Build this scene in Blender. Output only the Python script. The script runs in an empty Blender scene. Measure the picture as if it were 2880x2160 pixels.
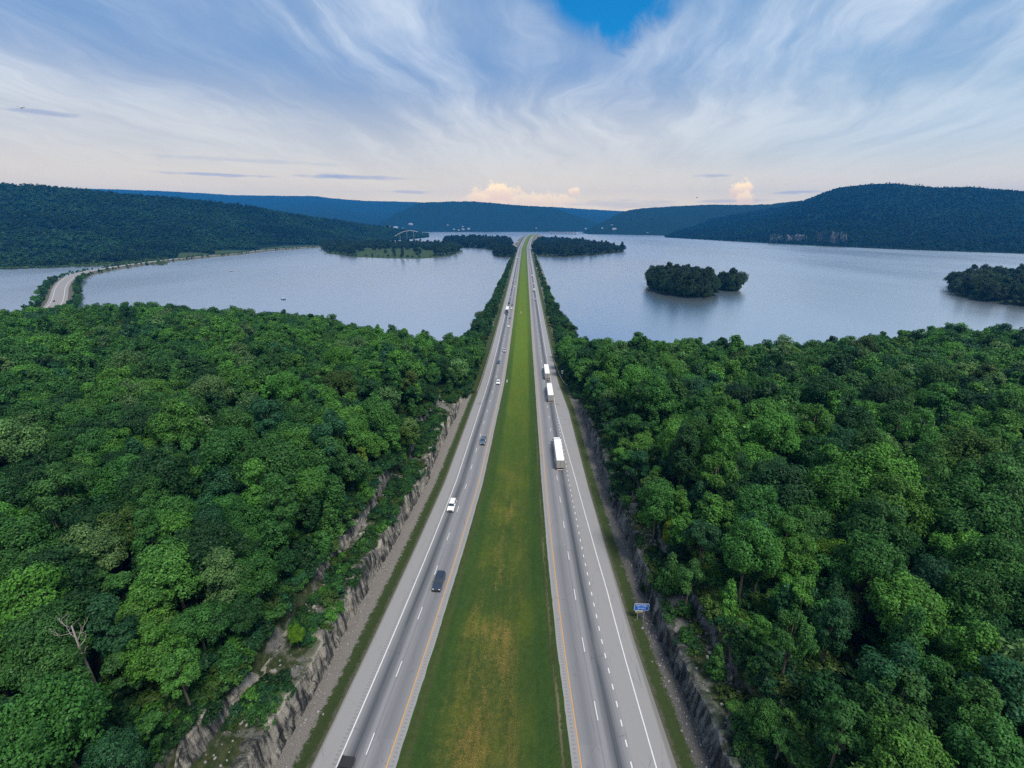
import bpy, bmesh, math, random
import numpy as np
from mathutils import Vector, Matrix, Euler

S = bpy.context.scene
COL = S.collection
R_ = math.radians
rng = np.random.default_rng(7)
random.seed(7)

# ------------------------------------------------------------------ camera
FPX, YH, CU, CV, CZ = 1280.0, 625.0, 1440.0, 1080.0, 90.0
PITCH = math.atan((CV - YH) / FPX)
YAW = math.atan(37 / FPX * math.cos(PITCH))
cd = bpy.data.cameras.new('camera')
cd.sensor_fit = 'HORIZONTAL'; cd.sensor_width = 36; cd.lens = 36 * FPX / 2880
cd.clip_start = 0.5; cd.clip_end = 60000
cam = bpy.data.objects.new('camera', cd); COL.objects.link(cam)
cam.location = (0, 0, CZ); cam.rotation_euler = (math.pi / 2 - PITCH, 0, YAW)
S.camera = cam

# ------------------------------------------------------------------ render / view
S.render.engine = 'CYCLES'
S.cycles.use_denoising = False
S.cycles.max_bounces = 5; S.cycles.diffuse_bounces = 1; S.cycles.glossy_bounces = 2
S.cycles.transmission_bounces = 2; S.cycles.volume_bounces = 0; S.cycles.transparent_max_bounces = 4
S.cycles.use_adaptive_sampling = True; S.cycles.adaptive_threshold = 0.01
S.view_settings.view_transform = 'Standard'
S.view_settings.look = 'None'; S.view_settings.gamma = 1; S.view_settings.use_curve_mapping = False
S.view_settings.exposure = 0.5

SUN_EL, SUN_AZ = R_(62), R_(140)      # azimuth clockwise from +Y: behind the camera, to the right
SUN_DIR = Vector((math.sin(SUN_AZ) * math.cos(SUN_EL), math.cos(SUN_AZ) * math.cos(SUN_EL), math.sin(SUN_EL)))

# ------------------------------------------------------------------ node helper
class NT:
    def __init__(s, nt): s.t = nt
    def node(s, kind, **kw):
        n = s.t.nodes.new(kind)
        for k, v in kw.items(): setattr(n, k, v)
        return n
    def put(s, sock, v):
        if isinstance(v, bpy.types.NodeSocket): s.t.links.new(v, sock)
        else:
            try: sock.default_value = v
            except Exception:
                sock.default_value = tuple(v) + (1,)
    def m(s, op, a, b=0.0, c=0.0, clamp=False):
        n = s.node('ShaderNodeMath', operation=op, use_clamp=clamp)
        s.put(n.inputs[0], a); s.put(n.inputs[1], b); s.put(n.inputs[2], c)
        return n.outputs[0]
    def add(s, a, b): return s.m('ADD', a, b)
    def sub(s, a, b): return s.m('SUBTRACT', a, b)
    def mul(s, a, b): return s.m('MULTIPLY', a, b)
    def div(s, a, b): return s.m('DIVIDE', a, b)
    def rng(s, x, a, b, c=0.0, d=1.0, smooth=True):
        n = s.node('ShaderNodeMapRange', interpolation_type='SMOOTHSTEP' if smooth else 'LINEAR')
        n.clamp = True
        s.put(n.inputs[0], x); s.put(n.inputs[1], a); s.put(n.inputs[2], b); s.put(n.inputs[3], c); s.put(n.inputs[4], d)
        return n.outputs[0]
    def mix(s, f, a, b, mode='MIX'):
        n = s.node('ShaderNodeMix', data_type='RGBA', blend_type=mode)
        s.put(n.inputs[0], f); s.put(n.inputs[6], a if isinstance(a, bpy.types.NodeSocket) else (*a, 1))
        s.put(n.inputs[7], b if isinstance(b, bpy.types.NodeSocket) else (*b, 1))
        return n.outputs[2]
    def xyz(s, x, y, z=0.0):
        n = s.node('ShaderNodeCombineXYZ'); s.put(n.inputs[0], x); s.put(n.inputs[1], y); s.put(n.inputs[2], z); return n.outputs[0]
    def sep(s, v):
        n = s.node('ShaderNodeSeparateXYZ'); s.put(n.inputs[0], v); return n.outputs
    def noise(s, vec, scale=1.0, detail=4.0, rough=0.55, dist=0.0):
        n = s.node('ShaderNodeTexNoise'); s.put(n.inputs['Vector'], vec)
        n.inputs['Scale'].default_value = scale; n.inputs['Detail'].default_value = detail
        n.inputs['Roughness'].default_value = rough; n.inputs['Distortion'].default_value = dist
        return n.outputs[0]

# ------------------------------------------------------------------ world: sky with high streaked cloud
W = bpy.data.worlds.new('World'); S.world = W; W.use_nodes = True
w = NT(W.node_tree); W.node_tree.nodes.clear()
sky = w.node('ShaderNodeTexSky', sky_type='NISHITA')
sky.sun_disc = False; sky.sun_elevation = SUN_EL; sky.sun_rotation = SUN_AZ
sky.air_density = 1.0; sky.dust_density = 0.3; sky.ozone_density = 3.0; sky.altitude = 200
SKY_K = 0.10
gen = w.node('ShaderNodeTexCoord').outputs['Generated']
dx, dy, dz = w.sep(gen)
hz = w.m('MAXIMUM', dz, 0.0)
# azimuth / elevation in degrees relative to the road direction
az = w.mul(w.m('ARCTAN2', dx, dy), 180 / math.pi)
el = w.mul(w.m('ARCSINE', dz), 180 / math.pi)
# cloud deck plane, streaks run towards azimuth ~ +6 degrees
q = w.div(1.0, w.add(hz, 0.16))
sa = R_(7.0)
acr = w.mul(w.sub(w.mul(dx, math.cos(sa)), w.mul(dy, math.sin(sa))), q)   # across the streaks
alo = w.mul(w.add(w.mul(dx, math.sin(sa)), w.mul(dy, math.cos(sa))), q)   # along the streaks
wob = w.noise(w.xyz(w.mul(acr, 0.7), w.mul(alo, 0.6), 3.1), 1.0, 3, 0.55)
wob2 = w.noise(w.xyz(w.mul(acr, 2.6), w.mul(alo, 1.9), 7.7), 1.0, 3, 0.55)
acr2 = w.add(acr, w.add(w.mul(w.sub(wob, 0.5), 1.1), w.mul(w.sub(wob2, 0.5), 0.22)))
n1 = w.noise(w.xyz(w.mul(acr2, 1.25), w.mul(alo, 0.30), 5.3), 1.0, 4, 0.5)
n2 = w.noise(w.xyz(w.mul(acr2, 4.6), w.mul(alo, 1.05), 9.0), 1.0, 6, 0.62)
n3 = w.noise(w.xyz(w.mul(acr, 0.8), w.mul(alo, 0.75), 1.7), 1.0, 4, 0.55)
cov = w.add(w.add(w.mul(n1, 0.62), w.mul(n2, 0.40)), w.mul(n3, 0.62))
# the clear gap high over the road, wide above and closing to a point below
gx = w.sub(az, w.add(8.5, w.mul(w.sub(n2, 0.5), 12.0)))
gw = w.mul(w.m('MAXIMUM', w.sub(el, 15.0), 0.1), 1.0)
gap = w.mul(w.rng(w.m('ABSOLUTE', w.div(gx, gw)), 0.35, 1.9, 1.0, 0.0), w.rng(w.add(el, w.mul(w.sub(n2, .5), 9.0)), 15.2, 20.5, 0.0, 1.0))
gap = w.mul(gap, w.rng(el, 26, 40, 1.0, 0.0))
cov = w.sub(cov, w.mul(gap, 0.80))
cov = w.add(cov, w.add(w.rng(el, 2, 15, 0.30, 0.03), w.rng(el, 20, 34, 0.0, 0.10)))
cf = w.rng(cov, 0.58, 1.10, 0.0, 1.0)
el_n = w.add(el, w.mul(w.sub(n2, .5), 6.0))
skyc = w.mix(1.0, sky.outputs[0], (SKY_K * 0.06, SKY_K * 0.72, SKY_K * 1.05), 'MULTIPLY')
veil = w.mix(w.rng(gap, 0.1, 0.75), w.mix(w.rng(az, 8, 30), (0.14, 0.25, 0.44), (0.10, 0.26, 0.46)), skyc)
ccol = w.mix(w.rng(w.add(w.mul(n2, .5), w.mul(n1, .5)), 0.36, 0.62), (0.29, 0.37, 0.50), (0.54, 0.60, 0.67))
base = w.mix(w.mul(cf, 0.95), veil, ccol)
# pale warm light low over the hills
low = w.rng(el, 2.0, 16.5, 1.0, 0.0)
warm = w.mix(w.rng(az, 5, 42), (0.71, 0.635, 0.48), (0.53, 0.59, 0.56))
warm = w.mix(w.rng(el, 0, 8), (1.18, 0.88, 0.42), warm)
base = w.mix(w.mul(low, 0.86), base, warm)
def az_el(u, v):
    x = (u - CU) / FPX; y = -(v - CV) / FPX
    ct, st, cp, sp = math.cos(YAW), math.sin(YAW), math.cos(PITCH), math.sin(PITCH)
    d = Vector((x * ct - st * cp - y * st * sp, x * st + ct * cp + y * ct * sp, -sp + y * cp)).normalized()
    return math.degrees(math.atan2(d.x, d.y)), math.degrees(math.asin(d.z))
aev = w.xyz(az, el, 0.0)
pn = w.noise(aev, 0.9, 5, 0.6)
pn2 = w.noise(w.xyz(w.mul(az, 0.35), w.mul(el, 2.2), 4.0), 1.0, 4, 0.6)
def blob(c, u, v, ru, rv, col, col2, kind, strength):
    a0, e0 = az_el(u, v); a1, _ = az_el(u + ru, v); _, e1 = az_el(u, v - rv)
    X = w.div(w.sub(az, a0), abs(a1 - a0)); Y = w.div(w.sub(el, e0), abs(e1 - e0))
    r = w.m('SQRT', w.add(w.mul(X, X), w.mul(Y, Y)))
    if kind == 'cumulus':
        f = w.rng(w.add(r, w.mul(w.sub(pn, 0.5), 2.2)), 0.62, 1.08, 1.0, 0.0)
        f = w.mul(f, w.rng(Y, -1.2, -0.3, 0.25, 1.0))
        cc = w.mix(w.rng(w.add(Y, w.mul(w.sub(pn, .5), 1.5)), -0.6, 0.8), col2, col)
    else:
        f = w.rng(w.add(r, w.mul(w.sub(pn2, 0.5), 2.2)), 0.3, 1.25, 1.0, 0.0)
        cc = col
    return w.mix(w.mul(f, strength), c, cc)
GREY = (0.32, 0.35, 0.45)
for (u, v, ru, rv, st) in [(130, 318, 95, 9, .75), (610, 491, 150, 5, .6), (1000, 498, 190, 6, .6), (930, 495, 60, 9, .55), (1150, 540, 70, 5, .4),
                           (2000, 494, 50, 5, .5), (2260, 540, 110, 5, .5), (700, 452, 260, 7, .25), (2060, 565, 110, 6, .4), (1750, 575, 160, 14, .3), (860, 302, 50, 6, .2)]:
    base = blob(base, u, v, ru, rv, GREY, GREY, 'streak', st)
OR1, OR2 = (1.45, 1.04, 0.46), (1.12, 0.74, 0.42)
for (u, v, ru, rv, st) in [(1480, 566, 170, 26, .55), (1400, 544, 70, 30, .9), (1345, 560, 40, 22, .6), (1612, 541, 20, 13, .7), (2085, 534, 36, 30, .95), (2095, 560, 34, 22, .75)]:
    base = blob(base, u, v, ru, rv, OR1, OR2, 'cumulus', st)
bg = w.node('ShaderNodeBackground'); bg.inputs[1].default_value = 1.0
w.put(bg.inputs[0], base)
w.put(w.node('ShaderNodeOutputWorld').inputs[0], bg.outputs[0])
W.cycles.sampling_method = 'MANUAL'; W.cycles.sample_map_resolution = 512

sl = bpy.data.lights.new('sun', 'SUN'); sl.energy = 3.0; sl.angle = R_(16); sl.color = (1.0, 0.93, 0.84)
so = bpy.data.objects.new('sun', sl); COL.objects.link(so)
so.location = (0, -50, 300); so.rotation_euler = (-SUN_DIR).to_track_quat('-Z', 'Y').to_euler()

# ------------------------------------------------------------------ placing helpers
def ray(u, v):
    x = (u - CU) / FPX; y = -(v - CV) / FPX
    ct, st, cp, sp = math.cos(YAW), math.sin(YAW), math.cos(PITCH), math.sin(PITCH)
    return (x * ct - st * cp - y * st * sp, x * st + ct * cp + y * ct * sp, -sp + y * cp)
def on_plane(u, v, z=0.0):
    d = ray(u, v); k = (z - CZ) / d[2]
    return d[0] * k, d[1] * k
def at_dist(u, v, Y):
    d = ray(u, v); k = Y / d[1]
    return d[0] * k, Y, CZ + d[2] * k
def project(X, Y, Z):
    ct, st, cp, sp = math.cos(YAW), math.sin(YAW), math.cos(PITCH), math.sin(PITCH)
    Z = Z - CZ
    r = X * ct + Y * st; h = -X * st + Y * ct
    dep = h * cp - Z * sp; up = h * sp + Z * cp
    return CU + FPX * r / dep, CV - FPX * up / dep, dep
def smooth(a, b, x):
    t = np.clip((np.asarray(x, float) - a) / (b - a), 0, 1); return t * t * (3 - 2 * t)

def _hash(ix, iy, seed):
    h = (ix.astype(np.int64) * 374761393 + iy.astype(np.int64) * 668265263 + seed * 1442695041) & 0xffffffff
    h = ((h ^ (h >> 13)) * 1274126177) & 0xffffffff
    return ((h ^ (h >> 16)) & 0xffff) / 65535.0
def vnoise(x, y, seed=0):
    x = np.asarray(x, float); y = np.asarray(y, float)
    ix = np.floor(x); iy = np.floor(y); fx = x - ix; fy = y - iy
    fx = fx * fx * (3 - 2 * fx); fy = fy * fy * (3 - 2 * fy)
    a = _hash(ix, iy, seed); b = _hash(ix + 1, iy, seed); c = _hash(ix, iy + 1, seed); d = _hash(ix + 1, iy + 1, seed)
    return (a * (1 - fx) + b * fx) * (1 - fy) + (c * (1 - fx) + d * fx) * fy
def fbm(x, y, seed=0, octs=4):
    s = 0; a = 0.5
    for o in range(octs):
        s = s + a * (vnoise(np.asarray(x) * 2 ** o, np.asarray(y) * 2 ** o, seed + o * 17) - 0.5); a *= 0.5
    return s

# ------------------------------------------------------------------ object helpers
def props(o, label=None, cat=None, group=None, kind=None):
    if label: o['label'] = label
    if cat: o['category'] = cat
    if group: o['group'] = group
    if kind: o['kind'] = kind
    return o
def link(name, me, mat=None, parent=None):
    o = bpy.data.objects.new(name, me); COL.objects.link(o)
    if mat is not None and me is not None and len(me.materials) == 0: me.materials.append(mat)
    if parent is not None: o.parent = parent
    return o
def empty(name, loc, rz=0.0):
    o = bpy.data.objects.new(name, None); COL.objects.link(o); o.location = loc; o.rotation_euler = (0, 0, rz); o.empty_display_size = 0.5
    return o
def np_mesh(name, V, Q, uv=None, smooth_shade=False, attrs=None):
    me = bpy.data.meshes.new(name)
    V = np.asarray(V, np.float32); Q = np.asarray(Q, np.int32); k = Q.shape[1]
    me.vertices.add(len(V)); me.vertices.foreach_set('co', V.ravel())
    me.loops.add(Q.size); me.loops.foreach_set('vertex_index', Q.ravel())
    me.polygons.add(len(Q)); me.polygons.foreach_set('loop_start', np.arange(0, Q.size, k, dtype=np.int32))
    me.polygons.foreach_set('loop_total', np.full(len(Q), k, np.int32))
    if uv is not None:
        l = me.uv_layers.new(name='UVMap'); l.data.foreach_set('uv', np.asarray(uv, np.float32)[Q.ravel()].ravel())
    for an, av in (attrs or {}).items():
        a = me.attributes.new(an, 'FLOAT', 'POINT'); a.data.foreach_set('value', np.asarray(av, np.float32))
    me.update(calc_edges=True)
    if smooth_shade: me.polygons.foreach_set('use_smooth', np.ones(len(Q), bool))
    return me
def grid_mesh(name, P, uv=None, smooth_shade=True, flip=False):
    """P: (n, m, 3) array of points"""
    n, m, _ = P.shape
    i = np.arange(n - 1)[:, None] * m + np.arange(m - 1)[None, :]
    Q = np.stack([i, i + 1, i + m + 1, i + m], -1).reshape(-1, 4)
    if flip: Q = Q[:, ::-1]
    return np_mesh(name, P.reshape(-1, 3), Q, None if uv is None else uv.reshape(-1, 2), smooth_shade)
def bm_mesh(name, bm, smooth_shade=False):
    me = bpy.data.meshes.new(name); bmesh.ops.recalc_face_normals(bm, faces=bm.faces); bm.to_mesh(me); bm.free()
    if smooth_shade: me.polygons.foreach_set('use_smooth', np.ones(len(me.polygons), bool))
    return me
def add_box(bm, x0, x1, y0, y1, z0, z1, bevel=0.0):
    r = bmesh.ops.create_cube(bm, size=1.0)
    vs = r['verts']
    for v in vs:
        v.co = Vector(((x0 + x1) / 2 + v.co.x * (x1 - x0), (y0 + y1) / 2 + v.co.y * (y1 - y0), (z0 + z1) / 2 + v.co.z * (z1 - z0)))
    if bevel:
        es = list({e for v in vs for e in v.link_edges})
        bmesh.ops.bevel(bm, geom=es, offset=bevel, segments=2, affect='EDGES', profile=0.5)
def box_mesh(name, *a, bevel=0.0):
    bm = bmesh.new(); add_box(bm, *a, bevel=bevel); return bm_mesh(name, bm)
def add_tube(bm, pts, rads, n=6):
    rings = []
    for i, p in enumerate(pts):
        p = Vector(p)
        a = Vector(pts[max(0, i - 1)]); b = Vector(pts[min(len(pts) - 1, i + 1)])
        t = (b - a).normalized() if (b - a).length > 1e-6 else Vector((0, 0, 1))
        s = t.cross(Vector((0.31, 0.17, 0.94)));
        if s.length < 1e-3: s = t.cross(Vector((1, 0, 0)))
        s.normalize(); c = t.cross(s)
        rings.append([bm.verts.new(p + (s * math.cos(2 * math.pi * k / n) + c * math.sin(2 * math.pi * k / n)) * rads[i]) for k in range(n)])
    for a, b in zip(rings[:-1], rings[1:]):
        for k in range(n): bm.faces.new((a[k], a[(k + 1) % n], b[(k + 1) % n], b[k]))
    bm.faces.new(rings[0][::-1]); bm.faces.new(rings[-1])

# ------------------------------------------------------------------ materials
def mat(name):
    m = bpy.data.materials.new(name); m.use_nodes = True; m.node_tree.nodes.clear()
    n = NT(m.node_tree); p = n.node('ShaderNodeBsdfPrincipled'); o = n.node('ShaderNodeOutputMaterial')
    m.node_tree.links.new(p.outputs[0], o.inputs[0])
    return m, n, p, o
def plain(name, col, rough=0.6, metal=0.0, var=0.12, scale=3.0, spec=0.5, coat=0.0):
    m, n, p, o = mat(name)
    tc = n.node('ShaderNodeTexCoord').outputs['Object']
    f = n.noise(tc, scale, 4, 0.6)
    c = n.mix(f, [x * (1 - var) for x in col], [min(1, x * (1 + var)) for x in col])
    n.put(p.inputs['Base Color'], c); p.inputs['Roughness'].default_value = rough; p.inputs['Metallic'].default_value = metal
    p.inputs['Specular IOR Level'].default_value = spec; p.inputs['Coat Weight'].default_value = coat
    return m
def bump(n, p, h, strength=0.5, dist=0.1):
    b = n.node('ShaderNodeBump'); b.inputs['Strength'].default_value = strength; b.inputs['Distance'].default_value = dist
    n.put(b.inputs['Height'], h); n.put(p.inputs['Normal'], b.outputs[0])

def leaf_material(name):
    m, n, p, o = mat(name)
    t = n.node('ShaderNodeAttribute', attribute_type='INSTANCER', attribute_name='tint').outputs['Color']
    l = n.node('ShaderNodeAttribute', attribute_type='GEOMETRY', attribute_name='leaf').outputs['Fac']
    c = n.mix(1.0, t, n.mix(l, (0.42, 0.47, 0.44), (1.38, 1.30, 1.08)), 'MULTIPLY')
    n.put(p.inputs['Base Color'], c); p.inputs['Roughness'].default_value = 0.5; p.inputs['Specular IOR Level'].default_value = 0.14
    tr = n.node('ShaderNodeBsdfTranslucent'); n.put(tr.inputs[0], n.mix(1.0, c, (1.1, 1.25, 0.5), 'MULTIPLY'))
    mx = n.node('ShaderNodeMixShader'); mx.inputs[0].default_value = 0.13
    m.node_tree.links.new(p.outputs[0], mx.inputs[1]); m.node_tree.links.new(tr.outputs[0], mx.inputs[2])
    m.node_tree.links.new(mx.outputs[0], o.inputs[0])
    return m
M = {}
M['leaf'] = leaf_material('leaves')
M['bark'] = plain('bark', (0.10, 0.085, 0.065), 0.9, var=0.4, scale=2.0)
M['dead_wood'] = plain('dead_wood', (0.27, 0.24, 0.215), 0.85, var=0.3, scale=1.5)

# asphalt / concrete of the carriageways. uv: u = metres from the yellow line towards the outside, v = metres along
def road_material(name, lanes, width, outer):
    m, n, p, o = mat(name)
    uv = n.node('ShaderNodeTexCoord').outputs['UV']; u, v, _ = n.sep(uv)
    fine = n.noise(n.xyz(n.mul(u, 6), n.mul(v, 6)), 1.0, 5, 0.7)
    grain = n.noise(n.xyz(n.mul(u, 25), n.mul(v, 25)), 1.0, 2, 0.6)
    broad = n.noise(n.xyz(n.mul(u, 0.5), n.mul(v, 0.035)), 1.0, 5, 0.6)
    streak = n.noise(n.xyz(n.mul(u, 3.0), n.mul(v, 0.02)), 1.0, 4, 0.6)
    lane = (0.205, 0.203, 0.212); shoulder = (0.238, 0.233, 0.232)
    dark = (0.042, 0.050, 0.060)
    uu = n.add(u, n.mul(n.sub(broad, 0.5), 0.5))
    inl = n.mul(n.rng(u, -0.08, 0.12), n.rng(u, width - 0.05, width + 0.15, 1.0, 0.0))
    c = n.mix(inl, shoulder, lane)
    for (c0, wd, st) in lanes:
        d = n.m('ABSOLUTE', n.sub(uu, c0))
        f = n.rng(d, 0.05, wd, 1.0, 0.0)
        f = n.mul(f, n.mul(st, n.rng(streak, 0.25, 0.7, 0.65, 1.1)))
        c = n.mix(f, c, dark)
        for off in (-0.95, 0.95):   # tyre tracks
            f2 = n.mul(n.rng(n.m('ABSOLUTE', n.sub(uu, c0 + off)), 0.05, 0.4, 1.0, 0.0), 0.14 * min(1.0, st * 1.5))
            c = n.mix(f2, c, dark)
    # rumble strips milled into both shoulders
    rum = n.m('LESS_THAN', n.m('FRACT', n.mul(v, 1.6)), 0.45)
    for (a, b) in ((-0.95, -0.45), (width + 0.35, width + 0.85))[:1 if outer > 12 else 2]:
        z = n.mul(n.m('GREATER_THAN', u, a), n.m('LESS_THAN', u, b))
        c = n.mix(n.mul(n.mul(rum, z), 0.28), c, (0.07, 0.066, 0.066))
    # seam and grime at the pavement edges
    eg = n.rng(n.add(u, n.mul(n.sub(fine, .5), .5)), outer - 0.45, outer - 0.05, 0.0, 1.0)
    c = n.mix(n.mul(eg, 0.55), c, (0.10, 0.095, 0.075))
    cr = n.noise(n.xyz(n.mul(u, 0.9), n.mul(v, 0.25), 2.0), 1.0, 6, 0.7)
    c = n.mix(n.mul(n.rng(cr, 0.60, 0.72), 0.18), c, (0.09, 0.09, 0.09))
    for (jl, st_) in ((3.48, .35), (width - 0.42, .30), (width - 0.75, .22), (width + 0.22, .30)):
        jf = n.rng(n.m('ABSOLUTE', n.sub(u, n.add(jl, n.mul(n.sub(streak, .5), .10)))), 0.03, 0.09, 1.0, 0.0)
        c = n.mix(n.mul(jf, n.mul(n.rng(broad, .3, .6), st_)), c, (0.035, 0.036, 0.040))
    pt = n.m('LESS_THAN', n.noise(n.xyz(n.m('FLOOR', n.mul(v, .021)), n.m('FLOOR', n.mul(n.sub(u, 0.0), .273)), 4.4), 1.7, 0), 0.36)
    c = n.mix(n.mul(n.mul(pt, inl), 0.16), c, (0.10, 0.10, 0.105))
    vor = n.node('ShaderNodeTexVoronoi', feature='DISTANCE_TO_EDGE'); vor.inputs['Scale'].default_value = 1.0
    n.put(vor.inputs['Vector'], n.xyz(n.mul(n.add(u, n.mul(fine, .35)), .42), n.mul(n.add(v, n.mul(fine, .5)), .11)))
    c = n.mix(n.mul(n.rng(vor.outputs['Distance'], 0.0, 0.016, 1.0, 0.0), n.mul(n.rng(cr, .42, .6), .42)), c, (0.045, 0.045, 0.048))
    c = n.mix(n.mul(n.rng(n.noise(n.xyz(n.mul(u, .4), n.mul(v, .06), 8.), 1, 3, .6), .55, .7), .15), c, (.24, .235, .235))
    c = n.mix(1.0, c, n.mix(fine, (0.80, 0.80, 0.80), (1.2, 1.2, 1.2)), 'MULTIPLY')
    c = n.mix(1.0, c, n.mix(grain, (0.75, 0.75, 0.75), (1.25, 1.25, 1.25)), 'MULTIPLY')
    n.put(p.inputs['Base Color'], c); p.inputs['Roughness'].default_value = 0.8; p.inputs['Specular IOR Level'].default_value = 0.35
    bump(n, p, grain, 0.25, 0.02)
    return m
def paint_material(name, col):
    m, n, p, o = mat(name)
    tc = n.node('ShaderNodeTexCoord').outputs['Object']
    wear = n.noise(tc, 1.7, 6, 0.7); wear2 = n.noise(tc, 9, 3, 0.6)
    f = n.rng(n.add(n.mul(wear, 0.6), n.mul(wear2, 0.5)), 0.58, 0.72)
    n.put(p.inputs['Base Color'], n.mix(f, col, [x * 0.55 + 0.05 for x in col]))
    p.inputs['Roughness'].default_value = 0.6
    return m
M['white_line'] = paint_material('white_line_paint', (0.60, 0.60, 0.60))
M['yellow_line'] = paint_material('yellow_line_paint', (0.52, 0.27, 0.075))

def median_material():
    m, n, p, o = mat('median_grass')
    uv = n.node('ShaderNodeTexCoord').outputs['UV']; u, v, _ = n.sep(uv)   # u 0..1 across, v metres along
    g = n.node('ShaderNodeNewGeometry').outputs['Position']
    a = n.noise(g, 0.09, 5, 0.6); b = n.noise(g, 0.9, 5, 0.7); f = n.noise(g, 5.5, 4, 0.75); st = n.noise(n.xyz(n.mul(u, 26), n.mul(v, 0.05)), 1.0, 4, 0.65)
    near, far = (0.032, 0.060, 0.012), (0.074, 0.126, 0.010)
    c = n.mix(n.rng(v, 70, 330), near, far)
    c = n.mix(n.mul(n.rng(a, 0.42, 0.68), 0.5), c, (0.075, 0.100, 0.012))
    # taller dark margins along both shoulders
    edge = n.m('ABSOLUTE', n.sub(u, 0.5))
    ed = n.mul(n.rng(n.add(edge, n.mul(n.sub(b, .5), .10)), 0.24, 0.36), n.rng(v, 200, 420, 0.8, 0.35))
    c = n.mix(ed, c, (0.024, 0.056, 0.012))
    ol = n.rng(n.add(n.m('ABSOLUTE', n.sub(edge, .46)), n.mul(n.sub(b, .5), .06)), 0.0, 0.05, 1.0, 0.0)
    c = n.mix(n.mul(ol, n.rng(v, 120, 260, .55, .2)), c, (0.050, 0.052, 0.022))
    # dry straw patches in the hollow, nearest the camera
    cen = n.rng(n.m('ABSOLUTE', n.sub(n.add(u, n.mul(n.sub(b, .5), .2)), 0.45)), 0.08, 0.34, 1.0, 0.0)
    dry = n.rng(n.add(n.mul(n.noise(n.xyz(n.mul(u, 5.0), n.mul(v, 0.055), 4.0), 1.0, 6, 0.68), 1.0), n.mul(n.sub(f, 0.5), 0.9)), 0.49, 0.70)
    dry = n.mul(dry, n.mul(cen, n.rng(v, 75, 165, 1.0, 0.0)))
    c = n.mix(n.mul(dry, 0.8), c, n.mix(b, (0.115, 0.085, 0.022), (0.25, 0.17, 0.055)))
    brn = n.mul(n.rng(v, 48, 72, 0.40, 0.0), n.mul(cen, n.rng(b, 0.3, 0.65)))
    c = n.mix(brn, c, (0.11, 0.085, 0.020))
    ml = n.mul(n.rng(n.m('ABSOLUTE', n.sub(u, n.add(0.955, n.mul(n.sub(b, .5), .05)))), 0.0, 0.014, 1.0, 0.0), n.mul(n.rng(st, .4, .6), n.rng(v, 60, 220, .7, 0)))
    c = n.mix(ml, c, (0.14, 0.14, 0.085))
    c = n.mix(1.0, c, n.mix(f, (0.22, 0.25, 0.28), (1.95, 1.85, 1.75)), 'MULTIPLY')
    c = n.mix(1.0, c, n.mix(b, (0.55, 0.6, 0.55), (1.5, 1.42, 1.45)), 'MULTIPLY')
    c = n.mix(1.0, c, n.mix(st, (0.68, 0.72, 0.7), (1.36, 1.32, 1.32)), 'MULTIPLY')
    n.put(p.inputs['Base Color'], c); p.inputs['Roughness'].default_value = 0.9; p.inputs['Specular IOR Level'].default_value = 0.15
    bump(n, p, n.add(f, n.mul(b, 1.5)), 0.7, 0.25)
    return m
M['median'] = median_material()

def roadside_material():
    m, n, p, o = mat('roadside_ground')
    uv = n.node('ShaderNodeTexCoord').outputs['UV']; u, v, _ = n.sep(uv)    # u = metres out from the pavement, v = metres along
    g = n.node('ShaderNodeNewGeometry').outputs['Position']
    a = n.noise(g, 0.15, 5, 0.6); b = n.noise(g, 1.1, 5, 0.7); f = n.noise(g, 6, 4, 0.75)
    uu = n.add(u, n.add(n.mul(n.sub(b, 0.5), 2.6), n.mul(n.sub(f, .5), 2.2)))
    grass = n.mix(f, n.mix(b, (0.014, 0.028, 0.008), (0.030, 0.048, 0.014)), n.mix(b, (0.040, 0.075, 0.018), (0.085, 0.105, 0.040)))
    gravel = n.mix(f, (0.06, 0.055, 0.049), (0.34, 0.31, 0.28))
    px_ = n.sep(g)[0]
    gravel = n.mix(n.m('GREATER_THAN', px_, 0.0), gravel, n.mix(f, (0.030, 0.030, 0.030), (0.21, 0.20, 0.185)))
    bench = n.mix(n.rng(b, .35, .65), (0.022, 0.040, 0.012), (0.065, 0.075, 0.032))
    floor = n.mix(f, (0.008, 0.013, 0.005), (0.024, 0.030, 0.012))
    c = n.mix(n.mul(n.rng(uu, 0.35, 0.75, 1.0, 0.0), .7), grass, (0.12, 0.11, 0.085))
    cut = n.rng(v, 205, 228, 1.0, 0.0)
    c = n.mix(n.mul(cut, n.rng(uu, 2.8, 3.2)), c, gravel)
    c = n.mix(n.mul(cut, n.rng(uu, 6.2, 6.9)), c, n.mix(n.rng(n.add(a, n.mul(n.sub(b, .5), .3)), .50, .64), bench, n.mix(f, (0.09, .088, .083), (.27, .26, .245))))
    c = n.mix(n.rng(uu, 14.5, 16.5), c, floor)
    rip = n.mul(n.rng(v, 300, 380), n.rng(uu, 3.5, 5.0))
    c = n.mix(rip, c, n.mix(f, (0.06, 0.065, 0.045), (0.24, 0.22, 0.19)))
    n.put(p.inputs['Base Color'], c); p.inputs['Roughness'].default_value = 0.95; p.inputs['Specular IOR Level'].default_value = 0.15
    bump(n, p, n.add(f, b), 0.9, 0.35)
    return m
M['roadside'] = roadside_material()

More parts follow.
